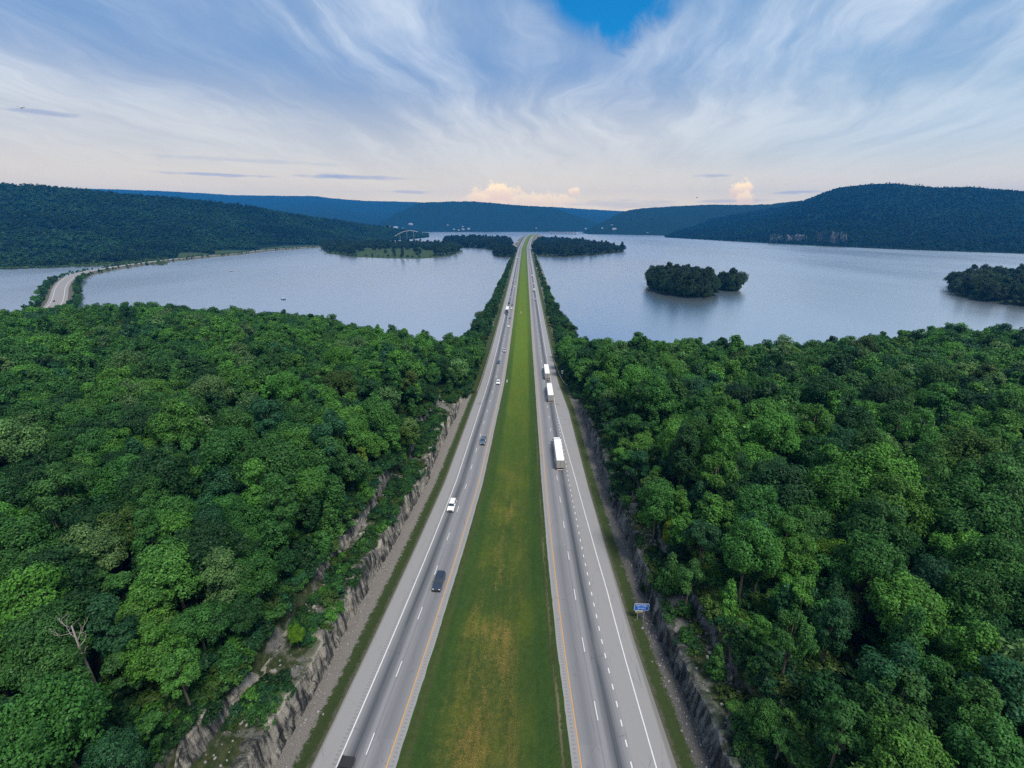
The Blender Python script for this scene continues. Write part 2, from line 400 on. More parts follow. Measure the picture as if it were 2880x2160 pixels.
def rock_material(name, lo, hi, pale):
    m, n, p, o = mat(name)
    g = n.node('ShaderNodeNewGeometry'); x, y, z = n.sep(g.outputs['Position'])
    col = n.noise(n.xyz(n.mul(x, .6), n.mul(y, 1.3), n.mul(z, 0.14)), 1.0, 6, 0.7)
    str_ = n.noise(n.xyz(n.mul(x, .1), n.mul(y, .08), n.mul(z, 2.0)), 1.0, 4, 0.6)
    f = n.noise(g.outputs['Position'], 4, 5, 0.75); a = n.noise(g.outputs['Position'], 0.12, 4, 0.6)
    c = n.mix(n.rng(n.add(n.mul(col, .75), n.mul(f, .25)), 0.42, 0.58), lo, hi)
    c = n.mix(n.mul(n.rng(n.add(n.mul(a, 0.7), n.mul(col, 0.6)), 0.60, 0.74), 0.9), c, pale)
    c = n.mix(n.mul(n.rng(str_, 0.55, 0.7), 0.35), c, lo)
    nz = n.sep(g.outputs['Normal'])[2]
    c = n.mix(n.mul(n.rng(n.add(nz, n.mul(n.sub(f, .5), 1.0)), 0.55, 0.95), n.rng(a, .4, .6, .25, .8)), c, (0.028, 0.045, 0.014))
    c = n.mix(1.0, c, n.mix(f, (0.6, 0.6, 0.6), (1.4, 1.4, 1.4)), 'MULTIPLY')
    n.put(p.inputs['Base Color'], c); p.inputs['Roughness'].default_value = 0.9; p.inputs['Specular IOR Level'].default_value = 0.25
    bump(n, p, n.add(f, n.mul(col, 2)), 0.8, 0.3)
    return m
M['rock_light'] = rock_material('pale_limestone', (0.026, 0.028, 0.028), (0.175, 0.165, 0.150), (0.38, 0.345, 0.29))
M['rock_shade_toned'] = rock_material('shade_toned_rock', (0.018, 0.020, 0.022), (0.085, 0.088, 0.088), (0.19, 0.195, 0.195))  # right wall's shade put into the colour: darker version of the cut's rock
M['stone'] = plain('loose_stone', (0.22, 0.21, 0.195), 0.9, var=0.6, scale=1.2)

def water_material():
    m, n, p, o = mat('lake_water')
    g = n.node('ShaderNodeNewGeometry').outputs['Position']; x, y, z = n.sep(g)
    big = n.noise(n.xyz(n.mul(x, .004), n.mul(y, .0016)), 1.0, 4, 0.55)
    r1 = n.noise(n.xyz(n.mul(x, 0.55), n.mul(y, 0.40)), 1.0, 4, 0.6)
    r2 = n.noise(n.xyz(n.mul(x, .07), n.mul(y, .05), 3.0), 1.0, 3, 0.6)
    n.put(p.inputs['Base Color'], n.mix(big, (0.010, 0.040, 0.055), (0.018, 0.055, 0.075)))
    n.put(p.inputs['Roughness'], n.rng(big, 0.3, 0.7, 0.24, 0.30))
    p.inputs['IOR'].default_value = 20.0
    bump(n, p, n.add(r1, n.mul(r2, 2.0)), 0.025, 0.5)
    return m
M['water'] = water_material()

def hill_material(name, a, b):
    m, n, p, o = mat(name)
    g = n.node('ShaderNodeNewGeometry').outputs['Position']
    f = n.noise(g, 0.06, 5, 0.7); c = n.noise(g, 0.006, 4, 0.6)
    n.put(p.inputs['Base Color'], n.mix(n.add(n.mul(f, .6), n.mul(c, .4)), a, b))
    p.inputs['Roughness'].default_value = 0.95; p.inputs['Specular IOR Level'].default_value = 0.05
    bump(n, p, f, 1.0, 12.0)
    return m
M['hill'] = hill_material('wooded_hill', (0.005, 0.014, 0.010), (0.015, 0.034, 0.020))
M['shore_grass'] = plain('shore_grass', (0.036, 0.060, 0.020), 0.95, var=0.45, scale=0.06, spec=.1)
M['island_ground'] = plain('island_ground', (0.030, 0.040, 0.018), 0.95, var=0.4, scale=0.2, spec=.1)
M['old_road'] = plain('pale_concrete_road', (0.22, 0.205, 0.195), 0.85, var=0.15, scale=0.2)

# ------------------------------------------------------------------ the road's plan
TY = [-80, 20, 44.8, 66.9, 92, 126.6, 228.5, 300, 418, 669.6, 1091.5, 2232, 3400]
def yl(Y): return np.interp(Y, TY, [-26.5, -21.8, -19.6, -17.8, -16.0, -14.1, -11.6, -11.2, -11.1, -11.3, -11.8, -12.0, -12.0]) + bend(Y)
def yr(Y): return np.interp(Y, TY, [12.2, 9.9, 9.0, 8.1, 7.6, 7.4, 7.3, 7.1, 7.1, 7.0, 7.0, 6.6, 6.6]) + bend(Y)
def bend(Y): return 80.0 * np.clip((np.asarray(Y, float) - 1500) / 1300, 0, 2) ** 2
def rz_(Y): return np.interp(Y, [-80, 40, 60, 90, 125, 160, 210, 300, 400, 600, 5000], [15.2, 14.6, 13.9, 13.0, 11.5, 10.7, 9.7, 8.5, 7.6, 6.6, 6.6]) + 24.0 * smooth(1650, 2350, Y)
def wr_off(Y): return np.interp(Y, [0, 80, 92, 127, 160, 190], [11.1, 11.0, 10.7, 9.8, 8.5, 7.4])
def pl(Y): return yl(Y) - 7.32 - 3.7                                  # outer pavement edge, left
def pr(Y): return np.interp(Y, [-80, 20, 45, 67, 92, 127, 190, 230, 300, 4000], [16.2, 14.8, 14.1, 13.8, 13.6, 13.2, 13.0, 11.1, 11.0, 11.0]) + yr(Y)
YS = np.concatenate([np.arange(-40, 240, 1.0), np.arange(240, 460, 4.0), np.arange(460, 1500, 12.0), np.arange(1500, 2601, 25.0)])

def road_strip(name, m, u_lo, u_hi, sgn, edge, dz=0.0, Yv=YS):
    """u measured from the yellow line outwards; sgn -1 left carriageway, +1 right"""
    lo = np.array([u_lo(y) if callable(u_lo) else u_lo for y in Yv]); hi = np.array([u_hi(y) if callable(u_hi) else u_hi for y in Yv])
    ts = np.linspace(0, 1, 9)
    U = lo[:, None] + (hi - lo)[:, None] * ts[None]
    X = edge(Yv)[:, None] + sgn * U
    Z = np.repeat((rz_(Yv) + dz)[:, None], 9, 1) - 0.012 * np.abs(U - 3.6)
    Pt = np.stack([X, np.repeat(Yv[:, None], 9, 1), Z], -1)
    UV = np.stack([U, np.repeat(Yv[:, None], 9, 1)], -1)
    me = grid_mesh(name, Pt, UV, flip=(sgn < 0))
    return link(name, me, m)
M['road_l'] = road_material('worn_asphalt_west', [(5.45, 1.5, 0.92), (1.75, 1.4, 0.36)], 7.32, 11.0)
M['road_r'] = road_material('worn_asphalt_east', [(5.6, 1.5, 0.94), (1.8, 1.3, 0.36)], 7.5, 13.5)
road_l = props(road_strip('road', M['road_l'], -1.45, lambda y: float(yl(y) - pl(y)), -1, yl), kind='structure')
road_r = props(road_strip('road', M['road_r'], -1.45, lambda y: float(pr(y) - yr(y)), 1, yr), kind='structure')

def line_strips(name, parent, m, sgn, edge, segs):
    """segs: list of (u0 function or number, width, y0, y1)"""
    V = []; Q = []
    for (u, wd, y0, y1) in segs:
        n = max(2, int((y1 - y0) / 8) + 1); ys = np.linspace(y0, y1, n)
        uu = np.array([u(y) if callable(u) else u for y in ys])
        b = len(V)
        for k, y in enumerate(ys):
            for s in (-0.5, 0.5):
                V.append((float(edge(y) + sgn * (uu[k] + s * wd)), float(y), float(rz_(y) - 0.012 * abs(uu[k] - 3.6) + 0.03)))
        for k in range(n - 1):
            q = (b + 2 * k, b + 2 * k + 1, b + 2 * k + 3, b + 2 * k + 2); Q.append(q if sgn > 0 else q[::-1])
    return link(name, np_mesh(name, V, Q), m, parent)
line_strips('yellow_marking', road_l, M['yellow_line'], -1, yl, [(0.0, 0.18, -40, 2560)])
line_strips('yellow_marking', road_r, M['yellow_line'], 1, yr, [(0.0, 0.18, -40, 2560)])
line_strips('edge_marking', road_l, M['white_line'], -1, yl, [(7.32, 0.20, -40, 2560)])
line_strips('edge_marking', road_r, M['white_line'], 1, yr, [(lambda y: float(wr_off(y)), 0.20, -40, 2560)])
SP = 12.82
line_strips('lane_marking', road_l, M['white_line'], -1, yl, [(3.66, 0.15, 46.9 + SP * k - 1.6, 46.9 + SP * k + 1.6) for k in range(-5, 90)])
line_strips('lane_marking', road_r, M['white_line'], 1, yr, [(3.75, 0.15, 53.0 + SP * k - 1.6, 53.0 + SP * k + 1.6) for k in range(-6, 90)])
line_strips('exit_lane_marking', road_r, M['white_line'], 1, yr, [(7.45, 0.2, -30 + 3.1 * k, -30 + 3.1 * k + 1.05) for k in range(0, 69)])

# median
def med_strip():
    ts = np.linspace(0, 1, 25)
    a = yl(YS) + 1.36 + 0.22 * fbm(YS * .9, 0 * YS, 4); b = yr(YS) - 1.36 + 0.22 * fbm(YS * .9, 0 * YS, 6)
    X = a[:, None] + (b - a)[:, None] * ts
    dep = 1.3 * np.sin(np.pi * ts)[None] * smooth(320, 90, YS)[:, None] + 0.35 * np.sin(np.pi * ts)[None]
    Z = rz_(YS)[:, None] - 0.075 - dep + 0.10 * fbm(X * .6, np.repeat(YS[:, None], 25, 1) * .3, 3)
    Z[:, 0] = rz_(YS) - 0.02; Z[:, -1] = rz_(YS) - 0.02
    Pt = np.stack([X, np.repeat(YS[:, None], 25, 1), Z], -1)
    UV = np.stack([np.repeat(ts[None], len(YS), 0), np.repeat(YS[:, None], 25, 1)], -1)
    return props(link('median', grid_mesh('median', Pt, UV), M['median']), kind='structure')
med_strip()

# ------------------------------------------------------------------ near ground with the rock cuts
SHORE = np.array([(-900, 200), (-640, 270), (-490, 322), (-430, 312), (-384, 298), (-364, 364), (-305, 402), (-235, 381), (-176, 366), (-128, 339), (-88, 309), (-40, 290),
                  (33, 287), (76, 293), (118, 284), (177, 291), (238, 313), (288, 331), (354, 327), (490, 352), (900, 310)], float)
def shore_y(X): return np.interp(X, SHORE[:, 0], SHORE[:, 1]) + 5 * fbm(np.asarray(X) / 18, 0 * np.asarray(X), 5)
W1, W2 = 5.6, 4.6
def cutw(Y, side):
    Y = np.asarray(Y, float)
    end = 214 if side < 0 else 206
    return smooth(end, end - 34, Y) * (0.80 + 0.5 * (fbm(Y / 22, 0 * Y + side * 9, 31) + .25))
def wall1_e(Y, side): return 5.5 + 1.6 * fbm(np.asarray(Y) / 14, 0 * np.asarray(Y) + side, 41) + (-0.3 if side > 0 else 0) + 0 * np.asarray(Y)
def wall2_e(Y, side): return wall1_e(Y, side) + (7.0 if side < 0 else 6.2) + 4.5 * fbm(np.asarray(Y) / 17, 0 * np.asarray(Y) + side * 3, 43)
def forest_z(X, Y):
    ds = shore_y(X) + 2 - Y
    z = np.where(ds > 0, 0.6 + 25.5 * (1 - np.exp(-np.maximum(ds, 0) / 95)), np.maximum(-4.0, ds * 0.25))
    return z + np.where(ds > 0, 3.5 * fbm(np.asarray(X) / 45, np.asarray(Y) / 45, 12) * np.clip(ds / 40, 0, 1), 0)
def ground_z(e, X, Y, side):
    e = np.asarray(e, float); Y = np.asarray(Y, float)
    c = cutw(Y, side); r = rz_(Y)
    e1 = wall1_e(Y, side) + 0.9; e2 = wall2_e(Y, side) + 0.9
    zf = forest_z(X, Y)
    z = r - 0.09 - 0.5 * smooth(0.2, 2.5, e) + 0.25 * smooth(3.0, 5.0, e)
    cut = z + W1 * c * smooth(e1, e1 + 0.5, e) + 0.9 * c * smooth(e1 + 0.5, e2, e) + W2 * c * smooth(e2, e2 + 0.5, e)
    out = e2 + 1.5
    cutz = cut + (np.maximum(zf, 0) - cut) * smooth(out, out + 26, e)
    emb = z + (np.maximum(zf, -3.5) - z) * smooth(3.2, 24, e)
    emb = np.where(zf < 0.3, np.maximum(-3.5, z - 0.42 * np.maximum(0, e - 3.0)), emb)
    k = smooth(0.02, 0.25, c)
    return emb + (cutz - emb) * k
EV = np.concatenate([np.arange(0, 22, 0.5), np.arange(22, 40, 1.5), np.arange(40, 120, 5.0), np.arange(120, 560, 14.0)])
YG = np.arange(-60, 446, 2.0)
def roadside(side):
    edge = pl(YG) if side < 0 else pr(YG)
    X = edge[:, None] + side * EV[None]
    Yg = np.repeat(YG[:, None], len(EV), 1); E = np.repeat(EV[None], len(YG), 0)
    Z = ground_z(E, X, Yg, side) + 0.25 * fbm(X / 1.3, Yg / 1.3, 77) * smooth(1, 4, E)
    Z[:, 0] = rz_(YG) - 0.095
    me = grid_mesh('ground', np.stack([X, Yg, Z], -1), np.stack([E, Yg], -1), flip=side < 0)
    return props(link('ground', me, M['roadside']), kind='structure')
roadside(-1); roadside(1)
def forest_ground(X, Y):
    side = -1 if X < 0 else 1
    e = (float(pl(Y)) - X) if side < 0 else (X - float(pr(Y)))
    return float(ground_z(e, np.array(X), np.array(Y), side)), e

# causeway banks across the lake
YC = np.concatenate([np.arange(444, 1500, 8.0), np.arange(1500, 2560, 25.0)])
EC = np.array([0, 1, 2, 3, 4.5, 6, 8, 10, 13, 17, 22, 30])
for side in (-1, 1):
    edge = pl(YC) if side < 0 else pr(YC)
    X = edge[:, None] + side * EC[None]; Yg = np.repeat(YC[:, None], len(EC), 1); E = np.repeat(EC[None], len(YC), 0)
    Z = rz_(YC)[:, None] - 0.1 - 0.42 * np.maximum(0, E - 2.5) + 0.8 * fbm(X / 3, Yg / 5, 21) * smooth(2.5, 6, E)
    props(link('causeway_bank', grid_mesh('causeway_bank', np.stack([X, Yg, Z], -1), np.stack([E, Yg], -1), flip=side < 0), M['roadside']), kind='structure')

# lake and its bed
bm = bmesh.new(); vs = [bm.verts.new(c) for c in ((-10300, -500, 0), (10300, -500, 0), (10300, 9800, 0), (-10300, 9800, 0))]; bm.faces.new(vs)
props(link('lake', bm_mesh('lake', bm), M['water']), kind='structure')

# ------------------------------------------------------------------ rock faces of the cut
def rock_wall(side, tier, y0, y1, H, m):
    ys = np.arange(y0, y1, 0.3); nz = 16; ts = np.linspace(0, 1, nz)
    Yg = np.repeat(ys[:, None], nz, 1); T = np.repeat(ts[None], len(ys), 0)
    e = (wall1_e(ys, side) if tier == 1 else wall2_e(ys, side))
    c = cutw(ys, side)
    # drill-hole columns and broken blocks
    colw = 1.5; ci = np.floor(ys / colw + 0.8 * vnoise(ys / 5, 0 * ys, 3)); blk = _hash(ci, 0 * ci + tier, 91 + tier)
    row = np.floor(T * 4 + blk[:, None] * 3); b2 = _hash(np.repeat(ci[:, None], nz, 1), row, 17 + tier)
    disp = 0.75 * (blk[:, None] - 0.5) + 0.45 * (b2 - 0.5) + 0.40 * fbm(Yg / .8, T * 5, 51 + tier, 3) + 0.5 * fbm(Yg / 9, T * .8, 57 + tier)
    off = e[:, None] + 0.25 + 0.55 * T - disp * np.sin(np.pi * np.clip(T * 0.85 + 0.12, 0, 1)) * -1.0 * -1.0
    edge = pl(ys) if side < 0 else pr(ys)
    top = ((1.0 if tier == 1 else float(1) * smooth(-.10, .10, fbm(ys / 16, 0 * ys + side, 67)) * .7 + .1) * H * (0.92 + 0.9 * fbm(ys / 2.2, 0 * ys, 61 + tier) + 0.8 * fbm(ys / 9, 0 * ys, 63 + tier))) * c + 0.15
    r = rz_(ys) - 0.45 + (0 if tier == 1 else (W1 + 0.9) * c)
    Z = r[:, None] - 0.5 + T * (top[:, None] + 0.5)
    X = edge[:, None] + side * off
    # cap going back over the bench
    capX = X[:, -1:] + side * np.array([[0.7, 1.6, 2.6]]) ; capZ = Z[:, -1:] + np.array([[0.12, 0.0, -0.9]]) + 0.5 * fbm(ys / .9, 0 * ys, 71)[:, None]
    X = np.concatenate([X, capX], 1); Z = np.concatenate([Z, capZ], 1); Yg = np.repeat(ys[:, None], nz + 3, 1)
    Yg = Yg + 0.12 * fbm(Yg / .7, Z, 5)
    me = grid_mesh('rock_face', np.stack([X, Yg, Z], -1), None, smooth_shade=False, flip=side < 0)
    o = link('rock_face', me, m)
    return props(o, kind='structure')
rock_wall(-1, 1, -20, 206, W1 + 0.5, M['rock_light'])
rock_wall(-1, 2, -20, 196, W2 + 0.8, M['rock_light'])
rock_wall(1, 1, -20, 200, W1 + 0.2, M['rock_shade_toned'])
rock_wall(1, 2, -20, 186, W2 + 0.8, M['rock_shade_toned'])

# loose stones at the foot of the faces and on the ledges: nobody could count them
def rubble():
    bmS = bmesh.new(); bmesh.ops.create_icosphere(bmS, subdivisions=1, radius=1.0)
    bv = np.array([v.co[:] for v in bmS.verts]); bf = np.array([[v.index for v in f.verts] for f in bmS.faces]); bmS.free()
    V = []; Q = []
    n = 4200
    for i in range(n):
        side = -1 if rng.random() < 0.5 else 1
        Y = rng.uniform(0, 200); tier = rng.random()
        if tier < 0.55: e = float(wall1_e(Y, side)) - abs(rng.normal(0, 1.3)) + 0.2; r = abs(rng.normal(0.06, 0.08)) + 0.04
        elif tier < 0.9: e = float(wall1_e(Y, side)) + 1.6 + rng.uniform(0, 5.0); r = abs(rng.normal(0.06, 0.09)) + 0.04
        else: e = float(wall2_e(Y, side)) - rng.uniform(0, 2); r = abs(rng.normal(.2, .15)) + .08
        X = float(pl(Y)) - e if side < 0 else float(pr(Y)) + e
        z = float(ground_z(e, np.array(X), np.array(Y), side))
        s = r * rng.uniform(0.6, 1.3, 3)
        a = rng.uniform(0, 6.28); ca, sa_ = math.cos(a), math.sin(a)
        P = bv * (1 + rng.uniform(-.25, .25, (len(bv), 1))) * s
        P = np.stack([P[:, 0] * ca - P[:, 1] * sa_ + X, P[:, 0] * sa_ + P[:, 1] * ca + Y, P[:, 2] + z + r * .2], -1)
        Q.append(bf + len(V) * len(bv)); V.append(P)
    return props(link('rubble', np_mesh('rubble', np.concatenate(V), np.concatenate(Q)), M['stone']), kind='stuff')
rubble()

# ------------------------------------------------------------------ guardrails
M['galv'] = plain('galvanised_steel', (0.52, 0.51, 0.48), 0.5, 0.35, var=0.25, scale=0.8)
M['post'] = plain('weathered_post', (0.16, 0.15, 0.13), 0.85, var=0.3)
def guardrail(label, pts, post_step):
    """pts: list of (x, y, z-base)"""
    root = empty('guardrail', pts[0]); props(root, label, 'guardrail', 'guardrails along the causeway')
    o0 = Vector(pts[0])
    prof = [(0.06, 0.50), (-0.03, 0.56), (0.06, 0.64), (-0.03, 0.72), (0.06, 0.82), (0.10, 0.82), (0.10, 0.50)]
    P = [Vector(p) for p in pts]
    V = np.zeros((len(P), len(prof), 3))
    for i, p in enumerate(P):
        t = (P[min(i + 1, len(P) - 1)] - P[max(i - 1, 0)]); t.z = 0; t.normalize(); nrm = Vector((t.y, -t.x, 0))
        for k, (a, b) in enumerate(prof):
            c = p - o0 + nrm * a * 1.0 + Vector((0, 0, b)); V[i, k] = c
    link('rail', grid_mesh('rail', V, smooth_shade=False), M['galv'], root)
    bmq = bmesh.new(); acc = 0.0
    for a, b in zip(P[:-1], P[1:]):
        L = (b - a).length
        while acc < L:
            c = a + (b - a) * (acc / L) - o0
            add_box(bmq, c.x - 0.09, c.x + 0.09, c.y - 0.09, c.y + 0.09, c.z - 0.4, c.z + 0.74); acc += post_step
        acc -= L
    props(link('post', bm_mesh('post', bmq), M['post'], root), kind='stuff')
ysl = np.concatenate([np.arange(213, 460, 4.0), np.arange(460, 1320, 14.0)])
guardrail('long steel guardrail on posts along the outer left shoulder of the causeway', [(float(pl(y) - 0.45), float(y), float(rz_(y) - 0.15)) for y in ysl], 3.8)
gr = [(26.6, 216.5), (25.1, 218.9), (22.8, 223), (20.9, 231.4), (19.9, 243.4), (19.3, 256)]
gr = [(x, y, float(rz_(y)) - 0.35) for x, y in gr] + [(float(pr(y) + 0.5), float(y), float(rz_(y) - 0.15)) for y in np.concatenate([np.arange(262, 460, 4.0), np.arange(460, 1320, 14.0)])]
gr[-len(np.concatenate([np.arange(262, 460, 4.0), np.arange(460, 1320, 14.0)])):]
guardrail('steel guardrail of the right shoulder, its near end flared out towards the trees', gr, 3.8)

# ------------------------------------------------------------------ signs and posts by the road
M['sign_blue'] = plain('blue_sign_sheet', (0.008, 0.15, 0.60), 0.45, var=0.05)
M['sign_white'] = plain('white_sign_sheet', (0.78, 0.78, 0.76), 0.5, var=0.04)
M['sign_buff'] = plain('buff_plaque', (0.70, 0.62, 0.46), 0.5, var=0.05)
M['sign_green'] = plain('green_sign_sheet', (0.03, 0.30, 0.16), 0.5, var=0.05)
M['black'] = plain('black_print', (0.02, 0.02, 0.02), 0.6, var=0.1)
def text(name, body, size, loc, m, parent, wide=1.0):
    c = bpy.data.curves.new(name, 'FONT'); c.body = body; c.size = size; c.align_x = 'CENTER'; c.align_y = 'CENTER'; c.extrude = 0.003; c.offset = 0.0
    o = bpy.data.objects.new(name, c); COL.objects.link(o); o.parent = parent; o.location = loc; o.rotation_euler = (math.pi / 2, 0, 0); o.scale = (wide, 1, 1)
    me = bpy.data.meshes.new_from_object(o.evaluated_get(bpy.context.evaluated_depsgraph_get())); me.materials.clear(); me.materials.append(m)
    r = link(name, me, None, parent); r.location = o.location; r.rotation_euler = o.rotation_euler; r.scale = o.scale
    bpy.data.objects.remove(o); bpy.data.curves.remove(c); return r
def round_panel(name, wd, ht, r, th, m, parent, loc):
    bmq = bmesh.new(); vs = []
    for (cx, cz, a0) in ((wd / 2 - r, ht / 2 - r, 0), (-wd / 2 + r, ht / 2 - r, 90), (-wd / 2 + r, -ht / 2 + r, 180), (wd / 2 - r, -ht / 2 + r, 270)):
        for k in range(5):
            a = R_(a0 + 22.5 * k); vs.append(bmq.verts.new((cx + r * math.cos(a), 0, cz + r * math.sin(a))))
    f = bmq.faces.new(vs); ex = bmesh.ops.extrude_face_region(bmq, geom=[f])
    bmesh.ops.translate(bmq, vec=(0, th, 0), verts=[g for g in ex['geom'] if isinstance(g, bmesh.types.BMVert)])
    o = link(name, bm_mesh(name, bmq), m, parent); o.location = loc; return o
sy = 72.5; sx = float(pr(sy)) + 2.6; sz = float(rz_(sy)) - 0.55
sg = empty('rest_area_sign', (sx, sy, sz)); props(sg, 'blue REST AREA sign on two posts in the right grass verge', 'road sign')
round_panel('panel', 3.0, 1.75, 0.16, 0.03, M['sign_white'], sg, (0, 0, 3.45))
round_panel('blue_field', 2.84, 1.59, 0.12, 0.012, M['sign_blue'], sg, (0, -0.014, 3.45))
text('lettering', 'REST AREA', 0.56, (0, -0.022, 3.82), M['sign_white'], sg, 0.82)
text('lettering', '3/4 MILE', 0.56, (0, -0.022, 3.12), M['sign_white'], sg, 0.82)
pq = round_panel('plaque', 1.45, 0.42, 0.04, 0.03, M['sign_buff'], sg, (-0.45, 0, 2.33))
link('plaque_print', box_mesh('plaque_print', -0.5, 0.5, -0.008, 0, -0.06, 0.06), M['black'], pq)
for px in (-0.62, 0.62):
    o = link('post', box_mesh('post', -0.05, 0.05, 0.035, 0.14, -0.5, 4.2), M['galv'], sg); o.location = (px, 0, 0)
# route shield and marker beyond
X0, Y0 = 21.4, 240.0
rs = empty('route_sign', (X0, Y0, float(rz_(Y0)) - 1.0)); props(rs, 'small white two-panel road sign against dark trees behind the right guardrail', 'road sign')
round_panel('panel', 1.2, 0.62, 0.05, 0.03, M['sign_white'], rs, (0, 0, 4.4)); round_panel('shield', 1.15, 1.2, 0.32, 0.03, M['sign_white'], rs, (0, 0, 3.35))
link('post', box_mesh('post', -0.05, 0.05, 0.035, 0.12, -1.5, 4.7), M['galv'], rs)
X0, Y0 = 19.3, 247.0
mk = empty('mile_marker', (X0, Y0, float(rz_(Y0)) - 0.3)); props(mk, 'narrow green marker plate standing just behind the flared right guardrail', 'road sign')
round_panel('panel', 0.34, 1.2, 0.04, 0.02, M['sign_green'], mk, (0, 0, 1.9)); link('post', box_mesh('post', -0.03, 0.03, 0.025, 0.08, -0.6, 2.4), M['galv'], mk)
mp = empty('delineator_post', (-3.3, 437.0, float(rz_(437)) - 0.4)); props(mp, 'slim white post standing alone in the median grass', 'post')
link('shaft', box_mesh('shaft', -0.14, 0.14, -0.06, 0.06, -0.3, 2.3, bevel=0.02), M['sign_white'], mp); link('base', box_mesh('base', -0.3, 0.3, -0.2, 0.2, -0.3, 0.12), M['galv'], mp)
for (xx, yy) in ((-9.0, 232.0),):
    q = empty('drain_inlet', (xx, yy, float(rz_(yy)) - 0.35)); props(q, 'pale concrete drain slab lying in the left edge of the median', 'drain')
    link('slab', box_mesh('slab', -0.35, 0.35, -2.4, 2.4, -0.2, 0.16, bevel=.05), plain('old_concrete', (.26, .26, .2), .9), q); link('grate', box_mesh('grate', -0.25, 0.25, -0.6, 0.6, 0.1, 0.19), M['galv'], q)

# ------------------------------------------------------------------ vehicles
def paint(name, col, rough=0.3): return plain(name, col, rough, 0.0, var=0.03, coat=0.6)
PNT = dict(white=paint('white_car_paint', (0.78, 0.78, 0.78)), navy=paint('midnight_blue_paint', (0.010, 0.020, 0.045)), black=paint('black_car_paint', (0.010, 0.011, 0.013)),
           slate=paint('slate_blue_paint', (0.07, 0.11, 0.16)), silver=paint('silver_car_paint', (0.40, 0.42, 0.45)), grey=paint('grey_car_paint', (0.15, 0.16, 0.18)),
           teal=paint('dark_blue_paint', (0.02, 0.06, 0.11)))
M['glass'] = plain('dark_car_glass', (0.02, 0.035, 0.045), 0.06, var=0.05, spec=0.8)
M['tyre'] = plain('tyre_rubber', (0.018, 0.018, 0.018), 0.85); M['rim'] = plain('alloy_rim', (0.35, 0.35, 0.36), 0.35, 0.7)
M['lamp'] = plain('headlamp_lens', (0.75, 0.77, 0.8), 0.12, var=0.02); M['taillamp'] = plain('tail_lamp', (0.35, 0.015, 0.012), 0.25)
M['trim'] = plain('black_trim', (0.015, 0.015, 0.016), 0.6); M['chrome'] = plain('chrome', (0.6, 0.6, 0.6), 0.2, 0.9)

def loft_profile(bm, prof, w0, w1=None, zmid=None, bevel=0.0):
    """prof: closed side outline [(y, z)], extruded to half width w0 (w1 at the top above zmid)"""
    def hw(z):
        if w1 is None or zmid is None: return w0
        zt = max(p[1] for p in prof); t = min(1, max(0, (z - zmid) / max(1e-3, zt - zmid))); return w0 + (w1 - w0) * t
    L = [bm.verts.new((-hw(z), y, z)) for y, z in prof]; Rr = [bm.verts.new((hw(z), y, z)) for y, z in prof]
    n = len(prof); new = []
    for k in range(n): new.append(bm.faces.new((L[k], L[(k + 1) % n], Rr[(k + 1) % n], Rr[k])))
    new.append(bm.faces.new(L[::-1])); new.append(bm.faces.new(Rr))
    if bevel:
        es = list({e for f in new[-2:] for e in f.edges})
        bmesh.ops.bevel(bm, geom=es, offset=bevel, segments=2, affect='EDGES', profile=0.6)
def quad_mesh(name, *quads):
    bmq = bmesh.new()
    for q in quads: bmq.faces.new([bmq.verts.new(c) for c in q])
    return bm_mesh(name, bmq)
def wheel_parts(root, x, y, r, wd):
    def cyl(rr, hw):
        bmq = bmesh.new(); bmesh.ops.create_cone(bmq, cap_ends=True, segments=16, radius1=rr, radius2=rr, depth=hw * 2)
        bmesh.ops.rotate(bmq, matrix=Matrix.Rotation(math.pi / 2, 3, 'Y'), verts=bmq.verts); return bmq
    key = 'tyre%.2f%.2f' % (r, wd)
    me = bpy.data.meshes.get(key)
    if me is None: me = bm_mesh(key, cyl(r, wd / 2), True); me.materials.append(M['tyre'])
    t = link('wheel', me, None, root); t.location = (x, y, r)
    k2 = 'rim%.2f%.2f' % (r, wd); m2 = bpy.data.meshes.get(k2)
    if m2 is None: m2 = bm_mesh(k2, cyl(r * 0.62, wd / 2 + 0.015)); m2.materials.append(M['rim'])
    link('rim', m2, None, t)
def body_mats(o, m):
    o.material_slots[0].link = 'OBJECT'; o.material_slots[0].material = m

